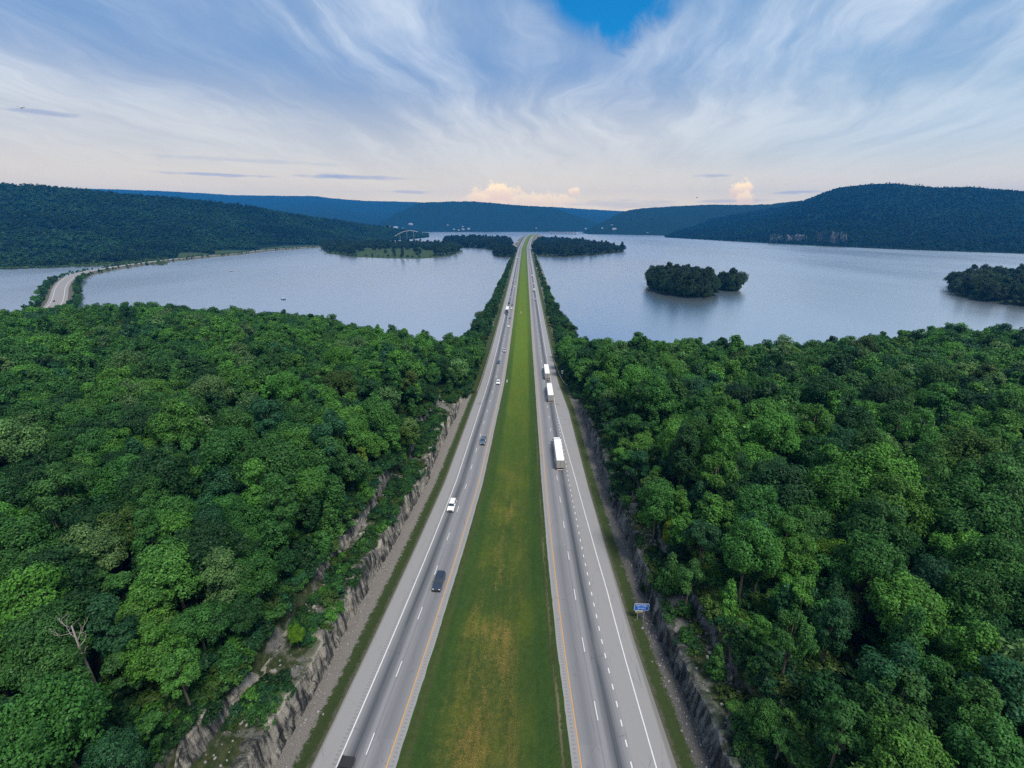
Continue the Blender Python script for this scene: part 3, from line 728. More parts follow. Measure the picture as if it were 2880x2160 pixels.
def make_car(name, kind, pm):
    """origin on the ground under the centre; the nose points to +y"""
    root = empty(name, (0, 0, 0))
    if kind == 'suv':
        L, Wd, H, belt, hood = 5.1, 2.0, 1.85, 1.15, 1.12; yw0, yw1, yr0, yr1 = 1.05, 0.35, -2.25, -2.45; wr = 0.40
    elif kind == 'pickup':
        L, Wd, H, belt, hood = 5.6, 1.98, 1.85, 1.15, 1.14; yw0, yw1, yr0, yr1 = 1.10, 0.45, -0.85, -1.0; wr = 0.40
    elif kind == 'van':
        L, Wd, H, belt, hood = 5.2, 1.98, 2.0, 1.15, 1.10; yw0, yw1, yr0, yr1 = 1.75, 1.0, -2.45, -2.55; wr = 0.36
    else:
        L, Wd, H, belt, hood = 4.75, 1.82, 1.44, 0.92, 0.92; yw0, yw1, yr0, yr1 = 0.95, 0.15, -1.15, -1.85; wr = 0.33
    h = L / 2; g = 0.24; w2 = Wd / 2
    rear_top = belt
    bmq = bmesh.new()
    prof = [(-h + .05, g + .12), (-h, g + .35), (-h + .02, rear_top - .12), (-h + .14, rear_top), (yw0, belt), (h - .45, hood - .04), (h - .08, hood - .22), (h, g + .38), (h - .04, g + .1)]
    ax = L * 0.31
    bot = []
    for c in (ax, -ax * 1.02):
        for a in range(0, 181, 30): bot.append((c + (wr + .07) * math.cos(R_(a)), wr * .9 + (wr + .05) * math.sin(R_(a))))
    loft_profile(bmq, prof + [(b[0], max(g, b[1])) for b in bot], w2, w2 * 0.94, g + .35, bevel=0.07)
    b = link('body', bm_mesh('body', bmq), PNT['white'], root); body_mats(b, pm)
    # cabin
    bmq = bmesh.new(); cab = [(yr1, belt - .02), (yr0, H - .06), (yr0 + .12, H), (yw1 - .12, H), (yw1, H - .05), (yw0, belt - .02)]
    cw, ct = w2 * 0.94, w2 * 0.78
    loft_profile(bmq, cab, cw, ct, belt, bevel=0.05)
    c = link('cabin', bm_mesh('cabin', bmq), PNT['white'], root); body_mats(c, pm)
    def hw(z): return cw + (ct - cw) * (z - belt) / (H - belt)
    def lerp(a, b_, t): return a + (b_ - a) * t
    z0, z1 = belt + .06, H - .10
    def ywf(z): return lerp(yw0, yw1, (z - belt) / (H - belt))
    def yrf(z): return lerp(yr1, yr0, (z - belt) / (H - belt))
    link('windscreen', quad_mesh('windscreen', [(-hw(z0) + .08, ywf(z0) + .03, z0), (hw(z0) - .08, ywf(z0) + .03, z0), (hw(z1) - .06, ywf(z1) + .03, z1), (-hw(z1) + .06, ywf(z1) + .03, z1)]), M['glass'], root)
    link('rear_window', quad_mesh('rear_window', [(hw(z0) - .1, yrf(z0) - .02, z0 + .05), (-hw(z0) + .1, yrf(z0) - .02, z0 + .05), (-hw(z1) + .1, yrf(z1) - .02, z1), (hw(z1) - .1, yrf(z1) - .02, z1)]), M['glass'], root)
    for s in (-1, 1):
        mid = (yw1 + yr0) / 2
        e = .012
        qs = []
        for (ya, yb, ta, tb) in ((ywf(z0) - .12, mid + .05, ywf(z1) - .08, mid + .05), (mid - .05, yrf(z0) + .15, mid - .05, yrf(z1) + .1)):
            qs.append([(s * (hw(z0) + e), ya, z0), (s * (hw(z0) + e), yb, z0), (s * (hw(z1) + e), tb, z1), (s * (hw(z1) + e), ta, z1)])
        link('side_window', quad_mesh('side_window', *qs), M['glass'], root)
        link('headlight', box_mesh('headlight', *(sorted((s * (w2 - .12), s * (w2 - .5)))), h - .22, h - .015, hood - .42, hood - .22, bevel=.03), M['lamp'], root)
        link('tail_light', box_mesh('tail_light', *(sorted((s * (w2 - .08), s * (w2 - .3)))), -h - .015, -h + .1, belt - .4, belt - .1, bevel=.02), M['taillamp'], root)
        link('mirror', box_mesh('mirror', *(sorted((s * (w2 + .0), s * (w2 + .2)))), yw0 - .32, yw0 - .2, belt + .02, belt + .2, bevel=.03), M['trim'], root)
        for yy in (ax, -ax * 1.02): wheel_parts(root, s * (w2 - .12), yy, wr, .24)
    gl = link('grille', box_mesh('grille', -w2 * .55, w2 * .55, h - .1, h + .012, g + .32, hood - .26, bevel=.02), M['trim'], root)
    link('grille_bar', box_mesh('grille_bar', -w2 * .52, w2 * .52, h + .0, h + .03, g + .5, g + .56), M['chrome'], gl)
    link('bumper', box_mesh('bumper', -w2 * .95, w2 * .95, h - .12, h + .06, g + .02, g + .26, bevel=.04), M['trim'], root)
    link('rear_bumper', box_mesh('rear_bumper', -w2 * .95, w2 * .95, -h - .06, -h + .12, g + .05, g + .28, bevel=.04), M['trim'], root)
    if kind == 'pickup':
        bed = link('bed', box_mesh('bed', -w2 * .82, w2 * .82, -h + .12, yr1 - .12, belt - .02, belt + .012), M['trim'], root)
        for s in (-1, 1): link('bed_rail', box_mesh('bed_rail', *(sorted((s * w2 * .84, s * w2 * .95))), -h + .08, yr1, belt - .02, belt + .07, bevel=.02), M['trim'], bed)
    if kind in ('suv', 'van'):
        for s in (-1, 1): link('roof_rail', box_mesh('roof_rail', *(sorted((s * ct * .82, s * ct * .88))), yr0 + .3, yw1 - .3, H, H + .05), M['trim'], root)
    return root
def kids(o): return [c for c in COL.objects if c.parent == o]
CHILD = {}
def copy_tree(o, kmap):
    c = o.copy(); COL.objects.link(c)
    for ch in kmap.get(o.name, []):
        d = copy_tree(ch, kmap); d.parent = c
    return c
def children_map():
    k = {}
    for o in bpy.data.objects:
        if o.parent: k.setdefault(o.parent.name, []).append(o)
    return k
def make_semi(name, cabm, trailm, L=16.0):
    root = empty(name, (0, 0, 0)); w2 = 1.29
    y1 = 2.6; y0 = y1 - L      # trailer front and rear; the nose points to +y
    tr = link('trailer', box_mesh('trailer', -w2, w2, y0, y1, 1.15, 4.1, bevel=.04), trailm, root)
    link('roof_panel', box_mesh('roof_panel', -w2 + .06, w2 - .06, y0 + .08, y1 - .08, 4.08, 4.115), M['sign_white'], tr)
    for s in (-1, 1): link('rear_door', box_mesh('rear_door', *(sorted((s * .03, s * 1.22))), y0 - .03, y0 + .02, 1.25, 3.98), M['door_grey'], tr)
    link('door_frame', quad_mesh('door_frame', [(-1.28, y0 - .012, 1.16), (1.28, y0 - .012, 1.16), (1.28, y0 - .012, 4.09), (-1.28, y0 - .012, 4.09)]), M['trim'], tr)
    link('underride_bar', box_mesh('underride_bar', -1.1, 1.1, y0 - .02, y0 + .12, .5, .64), M['sign_white'], tr)
    for s in (-1, 1):
        link('tail_light', box_mesh('tail_light', *(sorted((s * .85, s * 1.2))), y0 - .04, y0, 1.0, 1.14), M['taillamp'], tr)
        link('skirt', box_mesh('skirt', *(sorted((s * 1.2, s * 1.27))), y0 + 4.5, y1 - 3.6, .55, 1.14), trailm, tr)
    link('landing_gear', box_mesh('landing_gear', -.8, .8, y1 - 3.2, y1 - 3.0, .3, 1.15), M['trim'], tr)
    for yy in (y0 + 1.2, y0 + 2.5, y1 - 1.2, y1 + .1, y1 + 4.9):
        for s in (-1, 1): wheel_parts(root, s * 1.0, yy, .5, .5 if yy < y1 + 1 else .3)
    link('chassis', box_mesh('chassis', -.5, .5, y1 - 1.8, y1 + 6.3, .55, 1.0), M['trim'], root)
    bmq = bmesh.new()
    loft_profile(bmq, [(y1 + .7, .6), (y1 + .7, 3.75), (y1 + 1.6, 3.95), (y1 + 3.0, 3.0), (y1 + 3.5, 2.1), (y1 + 5.9, 1.75), (y1 + 6.2, 1.5), (y1 + 6.25, .5)], 1.22, 1.1, 1.8, bevel=.1)
    cb = link('cab', bm_mesh('cab', bmq), PNT['white'], root); body_mats(cb, cabm)
    link('windscreen', quad_mesh('windscreen', [(-1.05, y1 + 3.5, 2.15), (1.05, y1 + 3.5, 2.15), (.98, y1 + 3.06, 2.95), (-.98, y1 + 3.06, 2.95)]), M['glass'], cb)
    for s in (-1, 1):
        link('side_window', quad_mesh('side_window', [(s * 1.23, y1 + 2.0, 2.05), (s * 1.23, y1 + 3.2, 2.05), (s * 1.18, y1 + 2.9, 2.8), (s * 1.18, y1 + 2.0, 2.8)]), M['glass'], cb)
        link('mirror', box_mesh('mirror', *(sorted((s * 1.3, s * 1.55))), y1 + 3.2, y1 + 3.32, 2.1, 2.75, bevel=.03), M['trim'], cb)
        link('headlight', box_mesh('headlight', *(sorted((s * .7, s * 1.12))), y1 + 6.05, y1 + 6.28, 1.0, 1.3, bevel=.03), M['lamp'], cb)
        link('fuel_tank', box_mesh('fuel_tank', *(sorted((s * .75, s * 1.2))), y1 + .9, y1 + 2.6, .45, 1.0, bevel=.15), M['chrome'], cb)
    link('grille', box_mesh('grille', -.6, .6, y1 + 6.15, y1 + 6.3, .75, 1.5, bevel=.03), M['chrome'], cb)
    link('fairing', box_mesh('fairing', -1.1, 1.1, y1 + .55, y1 + .75, 2.9, 3.9, bevel=.05), M['trim'], cb)
    return root
def make_box_truck(name, cabm, boxm):
    root = empty(name, (0, 0, 0))
    bx = link('cargo_box', box_mesh('cargo_box', -1.2, 1.2, -3.9, 1.6, 0.95, 3.5, bevel=.04), boxm, root)
    link('rear_door', box_mesh('rear_door', -1.08, 1.08, -3.93, -3.88, 1.05, 3.35), M['door_grey'], bx)
    link('rear_bumper', box_mesh('rear_bumper', -1.1, 1.1, -4.05, -3.85, .5, .68), M['trim'], root)
    link('chassis', box_mesh('chassis', -.45, .45, -3.8, 3.2, .5, .93), M['trim'], root)
    bmq = bmesh.new(); loft_profile(bmq, [(1.7, .5), (1.7, 2.2), (2.0, 2.35), (2.7, 2.3), (3.2, 1.6), (4.1, 1.4), (4.3, 1.1), (4.3, .45)], 1.05, .92, 1.4, bevel=.08)
    cb = link('cab', bm_mesh('cab', bmq), PNT['white'], root); body_mats(cb, cabm)
    link('windscreen', quad_mesh('windscreen', [(-.92, 3.19, 1.65), (.92, 3.19, 1.65), (.85, 2.76, 2.22), (-.85, 2.76, 2.22)]), M['glass'], cb)
    for s in (-1, 1):
        for yy in (-2.4, 3.3): wheel_parts(root, s * .92, yy, .42, .3)
        link('headlight', box_mesh('headlight', *(sorted((s * .6, s * .95))), 4.15, 4.33, .85, 1.1), M['lamp'], cb)
        link('tail_light', box_mesh('tail_light', *(sorted((s * .8, s * 1.1))), -3.95, -3.9, .75, .92), M['taillamp'], root)
        link('mirror', box_mesh('mirror', *(sorted((s * 1.1, s * 1.3))), 2.6, 2.7, 1.5, 1.95), M['trim'], cb)
    return root
M['door_grey'] = plain('grey_rear_door', (0.36, 0.34, 0.31), 0.6, var=0.2, scale=1.2)
M['trailer_white'] = plain('white_trailer_skin', (0.64, 0.645, 0.67), 0.45, var=0.05, scale=.6)

proto = {k: make_car(nm, k, PNT['white']) for k, nm in (('suv', 'suv'), ('pickup', 'pickup_truck'), ('van', 'van'), ('sedan', 'car'))}
proto['semi'] = make_semi('semi_truck', PNT['white'], M['trailer_white']); proto['box'] = make_box_truck('box_truck', PNT['white'], M['trailer_white'])
KM = children_map(); used = set()
NAMES = dict(suv='suv', pickup='pickup_truck', van='van', sedan='car', semi='semi_truck', box='box_truck')
CATS = dict(suv='car', pickup='pickup truck', van='van', sedan='car', semi='truck', box='truck')
def vehicle(kind, side, lane, Y, colour, label, dxo=0.0):
    o = proto[kind]
    if kind in used: o = copy_tree(o, KM)
    used.add(kind)
    cx = 1.83 if lane == 1 else (5.5 if lane == 2 else 9.2)
    u = cx + dxo
    x = float(yl(Y) - u) if side < 0 else float(yr(Y) + u)
    o.location = (x, Y, float(rz_(Y) - 0.012 * abs(u - 3.6)) + 0.005)
    f = yl if side < 0 else yr
    slope = float(f(Y + 4) - f(Y - 4)) / 8.0
    o.rotation_euler = (0, 0, (math.pi if side < 0 else 0.0) - math.atan(slope))
    def paint_all(r):
        for c in bpy.data.objects:
            if c.parent == r:
                if c.type == 'MESH' and c.material_slots and c.material_slots[0].link == 'OBJECT': c.material_slots[0].material = PNT[colour]
                paint_all(c) if c.name.startswith(('body', 'cab')) else None
    paint_all(o)
    props(o, label, CATS[kind], 'vehicles driving towards the camera on the left carriageway' if side < 0 else 'vehicles driving away on the right carriageway')
    return o
vehicle('pickup', -1, 2, 41.6, 'black', 'black pickup truck cut off by the bottom edge of the left carriageway', 0.2)
vehicle('suv', -1, 1, 81.0, 'navy', 'long midnight blue SUV in the inner lane beside the yellow line', 0.0)
vehicle('suv', -1, 2, 111.8, 'white', 'white SUV in the outer lane near the white edge line', 0.0)
vehicle('pickup', -1, 1, 156.0, 'slate', 'slate blue pickup with a load in its bed, inner lane of left carriageway', 0.0)
vehicle('pickup', -1, 1, 227.5, 'white', 'white pickup truck in the inner lane before the guardrail begins', 0.0)
vehicle('sedan', -1, 2, 266.0, 'teal', 'dark blue car straddling the dashes beside the left guardrail', -1.4)
vehicle('pickup', -1, 1, 294.0, 'silver', 'silver pickup in the inner lane just behind the dark blue car', 0.0)
vehicle('sedan', -1, 1, 372.0, 'white', 'white car alone in the inner lane, first behind the silver pickup')
vehicle('sedan', -1, 1, 409.0, 'grey', 'dark grey car in the inner lane just ahead of the black-cabbed lorry')
vehicle('semi', -1, 2, 437.0, 'black', 'articulated lorry with black cab and short white trailer driving over the causeway')
vehicle('sedan', -1, 1, 458.0, 'white', 'white car overtaking beside the black-cabbed lorry')
vehicle('sedan', -1, 1, 482.0, 'slate', 'slate blue car in the inner lane behind the overtaking white car')
vehicle('van', -1, 2, 492.0, 'black', 'black van in the outer lane just behind the black-cabbed lorry')
vehicle('sedan', -1, 2, 533.0, 'silver', 'silver car in the outer lane behind the black van')
vehicle('sedan', -1, 2, 606.0, 'grey', 'grey car alone in the outer lane, midway across the causeway')
vehicle('sedan', -1, 1, 630.0, 'white', 'far white car in the inner lane, midway across the causeway')
vehicle('sedan', -1, 2, 672.0, 'navy', 'midnight blue car in the outer lane, last of the midway cars')
vehicle('sedan', -1, 1, 697.0, 'silver', 'distant silver car in the inner lane, last of the midway cars')
vehicle('box', -1, 2, 1140.0, 'black', 'lone box truck at the far end of the left carriageway')
vehicle('suv', -1, 1, 1330.0, 'black', 'tiny black SUV where the left carriageway meets the islands')
vehicle('semi', 1, 2, 148.4, 'white', 'nearest white articulated lorry, its grey rear doors to the camera', -0.35)
vehicle('semi', 1, 2, 212.8, 'white', 'white articulated lorry second in line, following another closely')
vehicle('semi', 1, 2, 246.5, 'white', 'white articulated lorry leading the line past the flared guardrail')
vehicle('suv', 1, 2, 517.0, 'silver', 'silver SUV on the right carriageway, first out over the water', -.3)
vehicle('box', 1, 2, 587.0, 'white', 'white box truck following a lone white car over the causeway', -.3)
vehicle('sedan', 1, 2, 664.0, 'white', 'white car between two white box trucks over the water', -.3)
vehicle('box', 1, 2, 750.0, 'white', 'farthest white box truck, leading the lone white car', -.3)
for k, (yy, ln, c, l) in enumerate([(1040, 2, 'white', 'tiny white car nearest the camera in the far right-hand queue'), (1190, 2, 'grey', 'tiny grey car second in the far right-hand queue'),
                                  (1380, 2, 'black', 'tiny black car abreast of the right slip road'), (1540, 1, 'navy', 'tiny midnight blue car beyond the right slip road')]):
    vehicle('sedan', 1, ln, yy, c, l)

# ------------------------------------------------------------------ trees
def crown_mesh(name, seed, rad, height, base, nlobe, nleaf, size, kind='round'):
    """crown of many small leaf faces spread over lobes; the trunk foot is at the origin"""
    r = np.random.default_rng(seed)
    top = base + height; cz = base + height * 0.45
    Ls = []
    for i in range(nlobe):
        a = r.uniform(0, 2 * math.pi); t = r.random()
        if kind == 'cone':
            zz = base + height * t ** 0.9 * 0.95; rr = rad * (1 - (zz - base) / height) * r.uniform(0.5, 1.0); lr = rad * (0.42 - 0.22 * t) * r.uniform(.8, 1.2)
        elif kind == 'tall':
            zz = base + height * (0.12 + 0.80 * t); pr_ = math.sin(math.pi * min(1, 0.18 + 0.80 * (zz - base) / height)) ** .7; rr = rad * pr_ * r.uniform(.35, .85); lr = rad * r.uniform(.2, .38)
        else:
            el_ = math.asin(min(1, max(-.35, r.uniform(-0.35, 1.0)))); rr = rad * math.cos(el_) * r.uniform(.45, .98)
            zz = cz + height * 0.5 * math.sin(el_) * r.uniform(.55, 1.08); lr = rad * r.uniform(.16, .36)
        Ls.append((rr * math.cos(a), rr * math.sin(a), zz, lr, r.uniform(.75, 1.15)))
    Ls = np.array(Ls)
    wgt = Ls[:, 3] ** 2; idx = r.choice(nlobe, nleaf, p=wgt / wgt.sum())
    d = r.normal(size=(nleaf, 3)); d[:, 2] = d[:, 2] * 0.9 + 0.35
    d /= np.linalg.norm(d, axis=1)[:, None]
    c = Ls[idx, :3]; lr = Ls[idx, 3]
    sq = np.stack([np.ones(nleaf), np.ones(nleaf), Ls[idx, 4]], -1)
    rad_f = r.uniform(0.72, 1.06, nleaf) * (1 + 0.25 * np.sin(7 * d[:, 0] + idx) * np.sin(6 * d[:, 1] + 2 * idx))
    p = c + d * sq * (lr * rad_f)[:, None]
    ax0 = np.array([0, 0, cz]); out = p - ax0; out /= np.linalg.norm(out, axis=1)[:, None] + 1e-6
    nrm = d * 0.7 + out * 0.25 + np.array([0, 0, 0.35]) + r.normal(size=(nleaf, 3)) * 0.42
    nrm /= np.linalg.norm(nrm, axis=1)[:, None]
    t1 = np.cross(nrm, r.normal(size=(nleaf, 3))); t1 /= np.linalg.norm(t1, axis=1)[:, None] + 1e-6
    t2 = np.cross(nrm, t1)
    s = size * r.uniform(0.6, 1.35, nleaf)[:, None]
    V = np.stack([p - t1 * s, p - t2 * s * .62 + nrm * s * .22, p + t1 * s, p + t2 * s * .62 + nrm * s * .22], 1).reshape(-1, 3)
    Q = np.arange(nleaf * 4).reshape(-1, 4)
    lobe_t = r.uniform(0.25, 0.75, nlobe)
    lf = np.clip(lobe_t[idx] + r.normal(0, 0.22, nleaf), 0, 1)
    return np_mesh(name, V, Q, None, False, {'leaf': np.repeat(lf, 4)}), Ls
def trunk_mesh(name, seed, base, height, Ls, r0, pale=False, nl=9):
    r = random.Random(seed); bmq = bmesh.new()
    tip = base + height * 0.78
    lean = (r.uniform(-.6, .6), r.uniform(-.6, .6))
    P = [(0, 0, -0.6), (0.1 * lean[0], .1 * lean[1], base * .5), (.4 * lean[0], .4 * lean[1], base), (.8 * lean[0], .8 * lean[1], base + height * .4), (lean[0], lean[1], tip)]
    add_tube(bmq, P, [r0 * 1.25, r0, r0 * .85, r0 * .5, r0 * .12], 6)
    order = sorted(range(len(Ls)), key=lambda i: -Ls[i][3])[:nl]
    for i in order:
        x, y, z = Ls[i][:3]; z0 = base * .8 + r.random() * height * .35; z0 = min(z0, z - .4)
        k = min(1, max(0, z0 / tip))
        s = Vector((lean[0] * k * .8, lean[1] * k * .8, z0)); e = Vector((x, y, z + Ls[i][3] * .45)); mdl = s.lerp(e, .55) + Vector((r.uniform(-.4, .4), r.uniform(-.4, .4), r.uniform(0, .7)))
        add_tube(bmq, [s, mdl, e], [r0 * .42, r0 * .26, r0 * .07], 5)
    return bm_mesh(name, bmq, True)

SHAPES = []   # near, finely leaved kinds
SPEC = [('round-crowned', 'round', 4.3, 9.0, 6.5, 48, 14000), ('spreading', 'round', 5.4, 8.0, 7.0, 60, 17000), ('ragged', 'round', 3.8, 10.0, 6.0, 26, 9000), ('tall oval', 'tall', 3.6, 13.0, 5.0, 60, 15000),
        ('domed', 'round', 4.7, 10.0, 6.0, 70, 17000), ('slender', 'tall', 2.8, 12.0, 5.0, 40, 9500), ('many-lobed', 'round', 5.0, 10.5, 6.2, 42, 15000), ('thin-leaved', 'round', 4.2, 10.5, 5.5, 34, 7000), ('conical', 'cone', 3.0, 13.0, 1.5, 60, 11000)]
for i, (word, kind, rad, ht, base, nl, nf) in enumerate(SPEC):
    cm, Ls = crown_mesh('crown_%d' % i, 100 + i, rad, ht, base, nl, nf, 0.19 if kind != 'cone' else 0.16, kind)
    cm.materials.append(M['leaf'])
    tm = trunk_mesh('trunk_%d' % i, 200 + i, base, ht, Ls, 0.26, nl=12); tm.materials.append(M['bark'] if i != 7 else M['dead_wood'])
    SHAPES.append((word, cm, tm, rad, ht, base))
# coarser kinds for the wood further off (instanced)
PCOL = bpy.data.collections.new('tree_kinds')
def add_kind(i, spec, nleaf, size, coll, seed0):
    word, kind, rad, ht, base, nl, nf = spec
    cm, Ls = crown_mesh('kind_%d' % (seed0 + i), seed0 + i, rad, ht, base, nl, nleaf, size, kind)
    cm.materials.append(M['leaf'])
    o = bpy.data.objects.new('kind_%02d' % i, cm); coll.objects.link(o)
for i, sp in enumerate(SPEC): add_kind(i, sp, 4200, 0.30, PCOL, 300)
FCOL = bpy.data.collections.new('distant_tree_kinds')
for i in range(5):
    add_kind(i, ('', 'round', 4.6, 8.5, 3.0, 12, 230, ), 230, 1.05, FCOL, 400)
SCOL = bpy.data.collections.new('shrub_kinds')
for i in range(5):
    add_kind(i, ('', 'round', 1.0, 1.5, 0.0, 16, 500), 900, 0.105, SCOL, 500)

def scatter(name, pts, scl, tint, vi, coll, kind='stuff'):
    """pts (n,3), scl (n,3), tint (n,3), vi (n) -> one object whose modifier grows the plants"""
    n = len(pts)
    me = bpy.data.meshes.new(name); me.vertices.add(n); me.vertices.foreach_set('co', np.asarray(pts, np.float32).ravel())
    a = me.attributes.new('scl', 'FLOAT_VECTOR', 'POINT'); a.data.foreach_set('vector', np.asarray(scl, np.float32).ravel())
    rot = np.zeros((n, 3), np.float32); rot[:, 2] = rng.uniform(0, 6.28, n); rot[:, :2] = rng.normal(0, .05, (n, 2))
    a = me.attributes.new('rot', 'FLOAT_VECTOR', 'POINT'); a.data.foreach_set('vector', rot.ravel())
    a = me.attributes.new('vi', 'INT', 'POINT'); a.data.foreach_set('value', np.asarray(vi, np.int32))
    t4 = np.ones((n, 4), np.float32); t4[:, :3] = tint
    a = me.attributes.new('tint', 'FLOAT_COLOR', 'POINT'); a.data.foreach_set('color', t4.ravel())
    o = link(name, me); props(o, kind=kind)
    ng = bpy.data.node_groups.new(name, 'GeometryNodeTree')
    ng.interface.new_socket('Geometry', in_out='INPUT', socket_type='NodeSocketGeometry'); ng.interface.new_socket('Geometry', in_out='OUTPUT', socket_type='NodeSocketGeometry')
    gi = ng.nodes.new('NodeGroupInput'); go = ng.nodes.new('NodeGroupOutput')
    ip = ng.nodes.new('GeometryNodeInstanceOnPoints'); ci = ng.nodes.new('GeometryNodeCollectionInfo')
    ci.inputs['Collection'].default_value = coll; ci.inputs['Separate Children'].default_value = True; ci.inputs['Reset Children'].default_value = True
    def na(nm, dt):
        q_ = ng.nodes.new('GeometryNodeInputNamedAttribute'); q_.data_type = dt; q_.inputs['Name'].default_value = nm
        return [s for s in q_.outputs if s.enabled and s.name == 'Attribute'][0]
    L = ng.links.new
    L(gi.outputs[0], ip.inputs['Points']); L(ci.outputs[0], ip.inputs['Instance'])
    ip.inputs['Pick Instance'].default_value = True
    L(na('vi', 'INT'), ip.inputs['Instance Index'])
    e2r = ng.nodes.new('FunctionNodeEulerToRotation'); L(na('rot', 'FLOAT_VECTOR'), e2r.inputs[0]); L(e2r.outputs[0], ip.inputs['Rotation'])
    L(na('scl', 'FLOAT_VECTOR'), ip.inputs['Scale']); L(ip.outputs[0], go.inputs[0])
    md = o.modifiers.new('growth', 'NODES'); md.node_group = ng
    return o

HUES = [('dark green', (0.018, 0.064, 0.021), 0.21), ('mid green', (0.040, 0.126, 0.030), 0.38), ('fresh green', (0.068, 0.194, 0.034), 0.26), ('olive green', (0.054, 0.108, 0.024), 0.02),
        ('bluish green', (0.026, 0.096, 0.044), 0.07), ('pale green', (0.088, 0.180, 0.062), 0.055), ('yellow-green', (0.095, 0.180, 0.018), 0.005)]
HP = np.array([h[2] for h in HUES]); HP /= HP.sum()
def hue_tint(k, r=rng):
    return np.array(HUES[k][1]) * r.uniform(0.8, 1.22) * r.uniform(0.92, 1.08, 3)
# rows of trees, jittered, on both sides of the road
ROWS = []
for side in (-1, 1):
    Y = -14.0; row = 0
    while Y < 412:
        e = None
        x_in = None
        step = 6.3
        e0 = float(wall2_e(Y, side)) + (1.0 if side < 0 else -1.6) if Y < 196 else (9.0 if Y < 235 else 5.5)
        e = e0 + rng.uniform(0, 2.5); k = 0
        while e < 470:
            yy = Y + rng.uniform(-2.8, 2.8); ee = e + rng.uniform(-1.6, 1.6)
            ee = max(ee, float(wall2_e(yy, side)) + (0.8 if side < 0 else -2.4) if yy < 196 else 4.5)
            X = float(pl(yy)) - ee if side < 0 else float(pr(yy)) + ee
            if yy < float(shore_y(np.array(X))) - 1 or (yy > 225 and False):
                z = float(ground_z(ee, np.array(X), np.array(yy), side))
                if z > 0.2: ROWS.append([side, row, X, yy, z, ee])
            e += step * rng.uniform(0.82, 1.25)
        Y += 6.0; row += 1
TREES = []
DX, DY = on_plane(235, 1850, 36)
for (side, row, X, Y, z, ee) in ROWS:
    if math.hypot(X - DX, Y - DY) < 2.6 or math.hypot(X - DX * .93, Y - DY * .93) < 2.6: continue
    near_edge = ee < 26 and Y < 200
    h = fbm(np.array(X / 30), np.array(Y / 30), 88)
    pk = HP.copy()
    if near_edge: pk[0] *= .8; pk[3] *= 1.4; pk[6] *= 1.2
    if Y > 180: pk[2] *= 2.2; pk[5] *= 1.6; pk[0] *= .6  # brighter far band painted in through more fresh and pale green crowns
    pk *= np.array([1 - h, 1, 1 + h * 2, 1, 1 - h, 1, 1]).clip(.2, 3); pk /= pk.sum()
    hk = int(rng.choice(len(HUES), p=pk))
    sp = np.array([.17, .16, .13, .12, .14, .07, .14, .05, .02]);
    if near_edge: sp = np.array([.16, .06, .20, .12, .06, .16, .06, .08, .10])
    vk = int(rng.choice(len(SPEC), p=sp / sp.sum()))
    s = rng.uniform(0.70, 1.25) * (0.72 if near_edge and ee < 18 else 1.0) * (1.0 - 0.25 * float(smooth(40, 0, float(shore_y(np.array(X))) - Y))) * (0.86 if Y < 75 else 1.0)
    ctr = z + (SPEC[vk][4] + SPEC[vk][3] * .5) * s
    u, v, dep = project(X, Y, ctr)
    vis = dep > 6 and -160 * 60 / dep < u < 2880 + 160 * 60 / dep and v < 2160 + 300 * 60 / dep
    if dep <= 6 or not (-1500 < u < 4400) or v > 4200: continue
    TREES.append(dict(side=side, row=row, X=X, Y=Y, z=z, hue=hk, var=vk, s=s, vis=vis, size=SPEC[vk][2] * s / dep, u=u, v=v))
inview = [t for t in TREES if -40 < t['u'] < 2920 and t['v'] < 2190 and t['vis']]
inview.sort(key=lambda t: -t['size'])
N_IND = 288
ind = inview[:N_IND]; indset = {id(t) for t in ind}
rest = [t for t in TREES if id(t) not in indset]
ONES = ['', 'first', 'second', 'third', 'fourth', 'fifth', 'sixth', 'seventh', 'eighth', 'ninth', 'tenth', 'eleventh', 'twelfth', 'thirteenth', 'fourteenth', 'fifteenth', 'sixteenth', 'seventeenth', 'eighteenth', 'nineteenth']
TENS = {2: ('twenty', 'twentieth'), 3: ('thirty', 'thirtieth'), 4: ('forty', 'fortieth'), 5: ('fifty', 'fiftieth')}
def ordn(n):
    if n < 20: return ONES[n]
    return TENS[n // 10][1] if n % 10 == 0 else TENS[n // 10][0] + '-' + ONES[n % 10]
rank = {}
for side in (-1, 1):
    rows = sorted({t['row'] for t in ind if t['side'] == side})
    for ri, rw in enumerate(rows, 1):
        ts = sorted([t for t in ind if t['side'] == side and t['row'] == rw], key=lambda t: abs(t['X']))
        for k, t in enumerate(ts, 1): rank[id(t)] = (ri, k)
for t in ind:
    word, cm, tm, rad, ht, base = SHAPES[t['var']]
    nm = 'cedar_tree' if word == 'conical' else 'broadleaf_tree'
    root = empty(nm, (t['X'], t['Y'], t['z'] - 0.1), rng.uniform(0, 6.28)); root.scale = (t['s'] * rng.uniform(.93, 1.07), t['s'] * rng.uniform(.93, 1.07), t['s'] * rng.uniform(.88, 1.22))
    ri, k = rank[id(t)]
    props(root, '%s %s tree, %s from the road in %s row of the %s wood' % (HUES[t['hue']][0], word, ordn(k), ordn(ri), 'left' if t['side'] < 0 else 'right'), 'tree', 'trees of the woods beside the road')
    c = link('crown', cm, None, root); tn = hue_tint(t['hue']); c['tint'] = [float(x) for x in tn]
    link('trunk', tm, None, root)
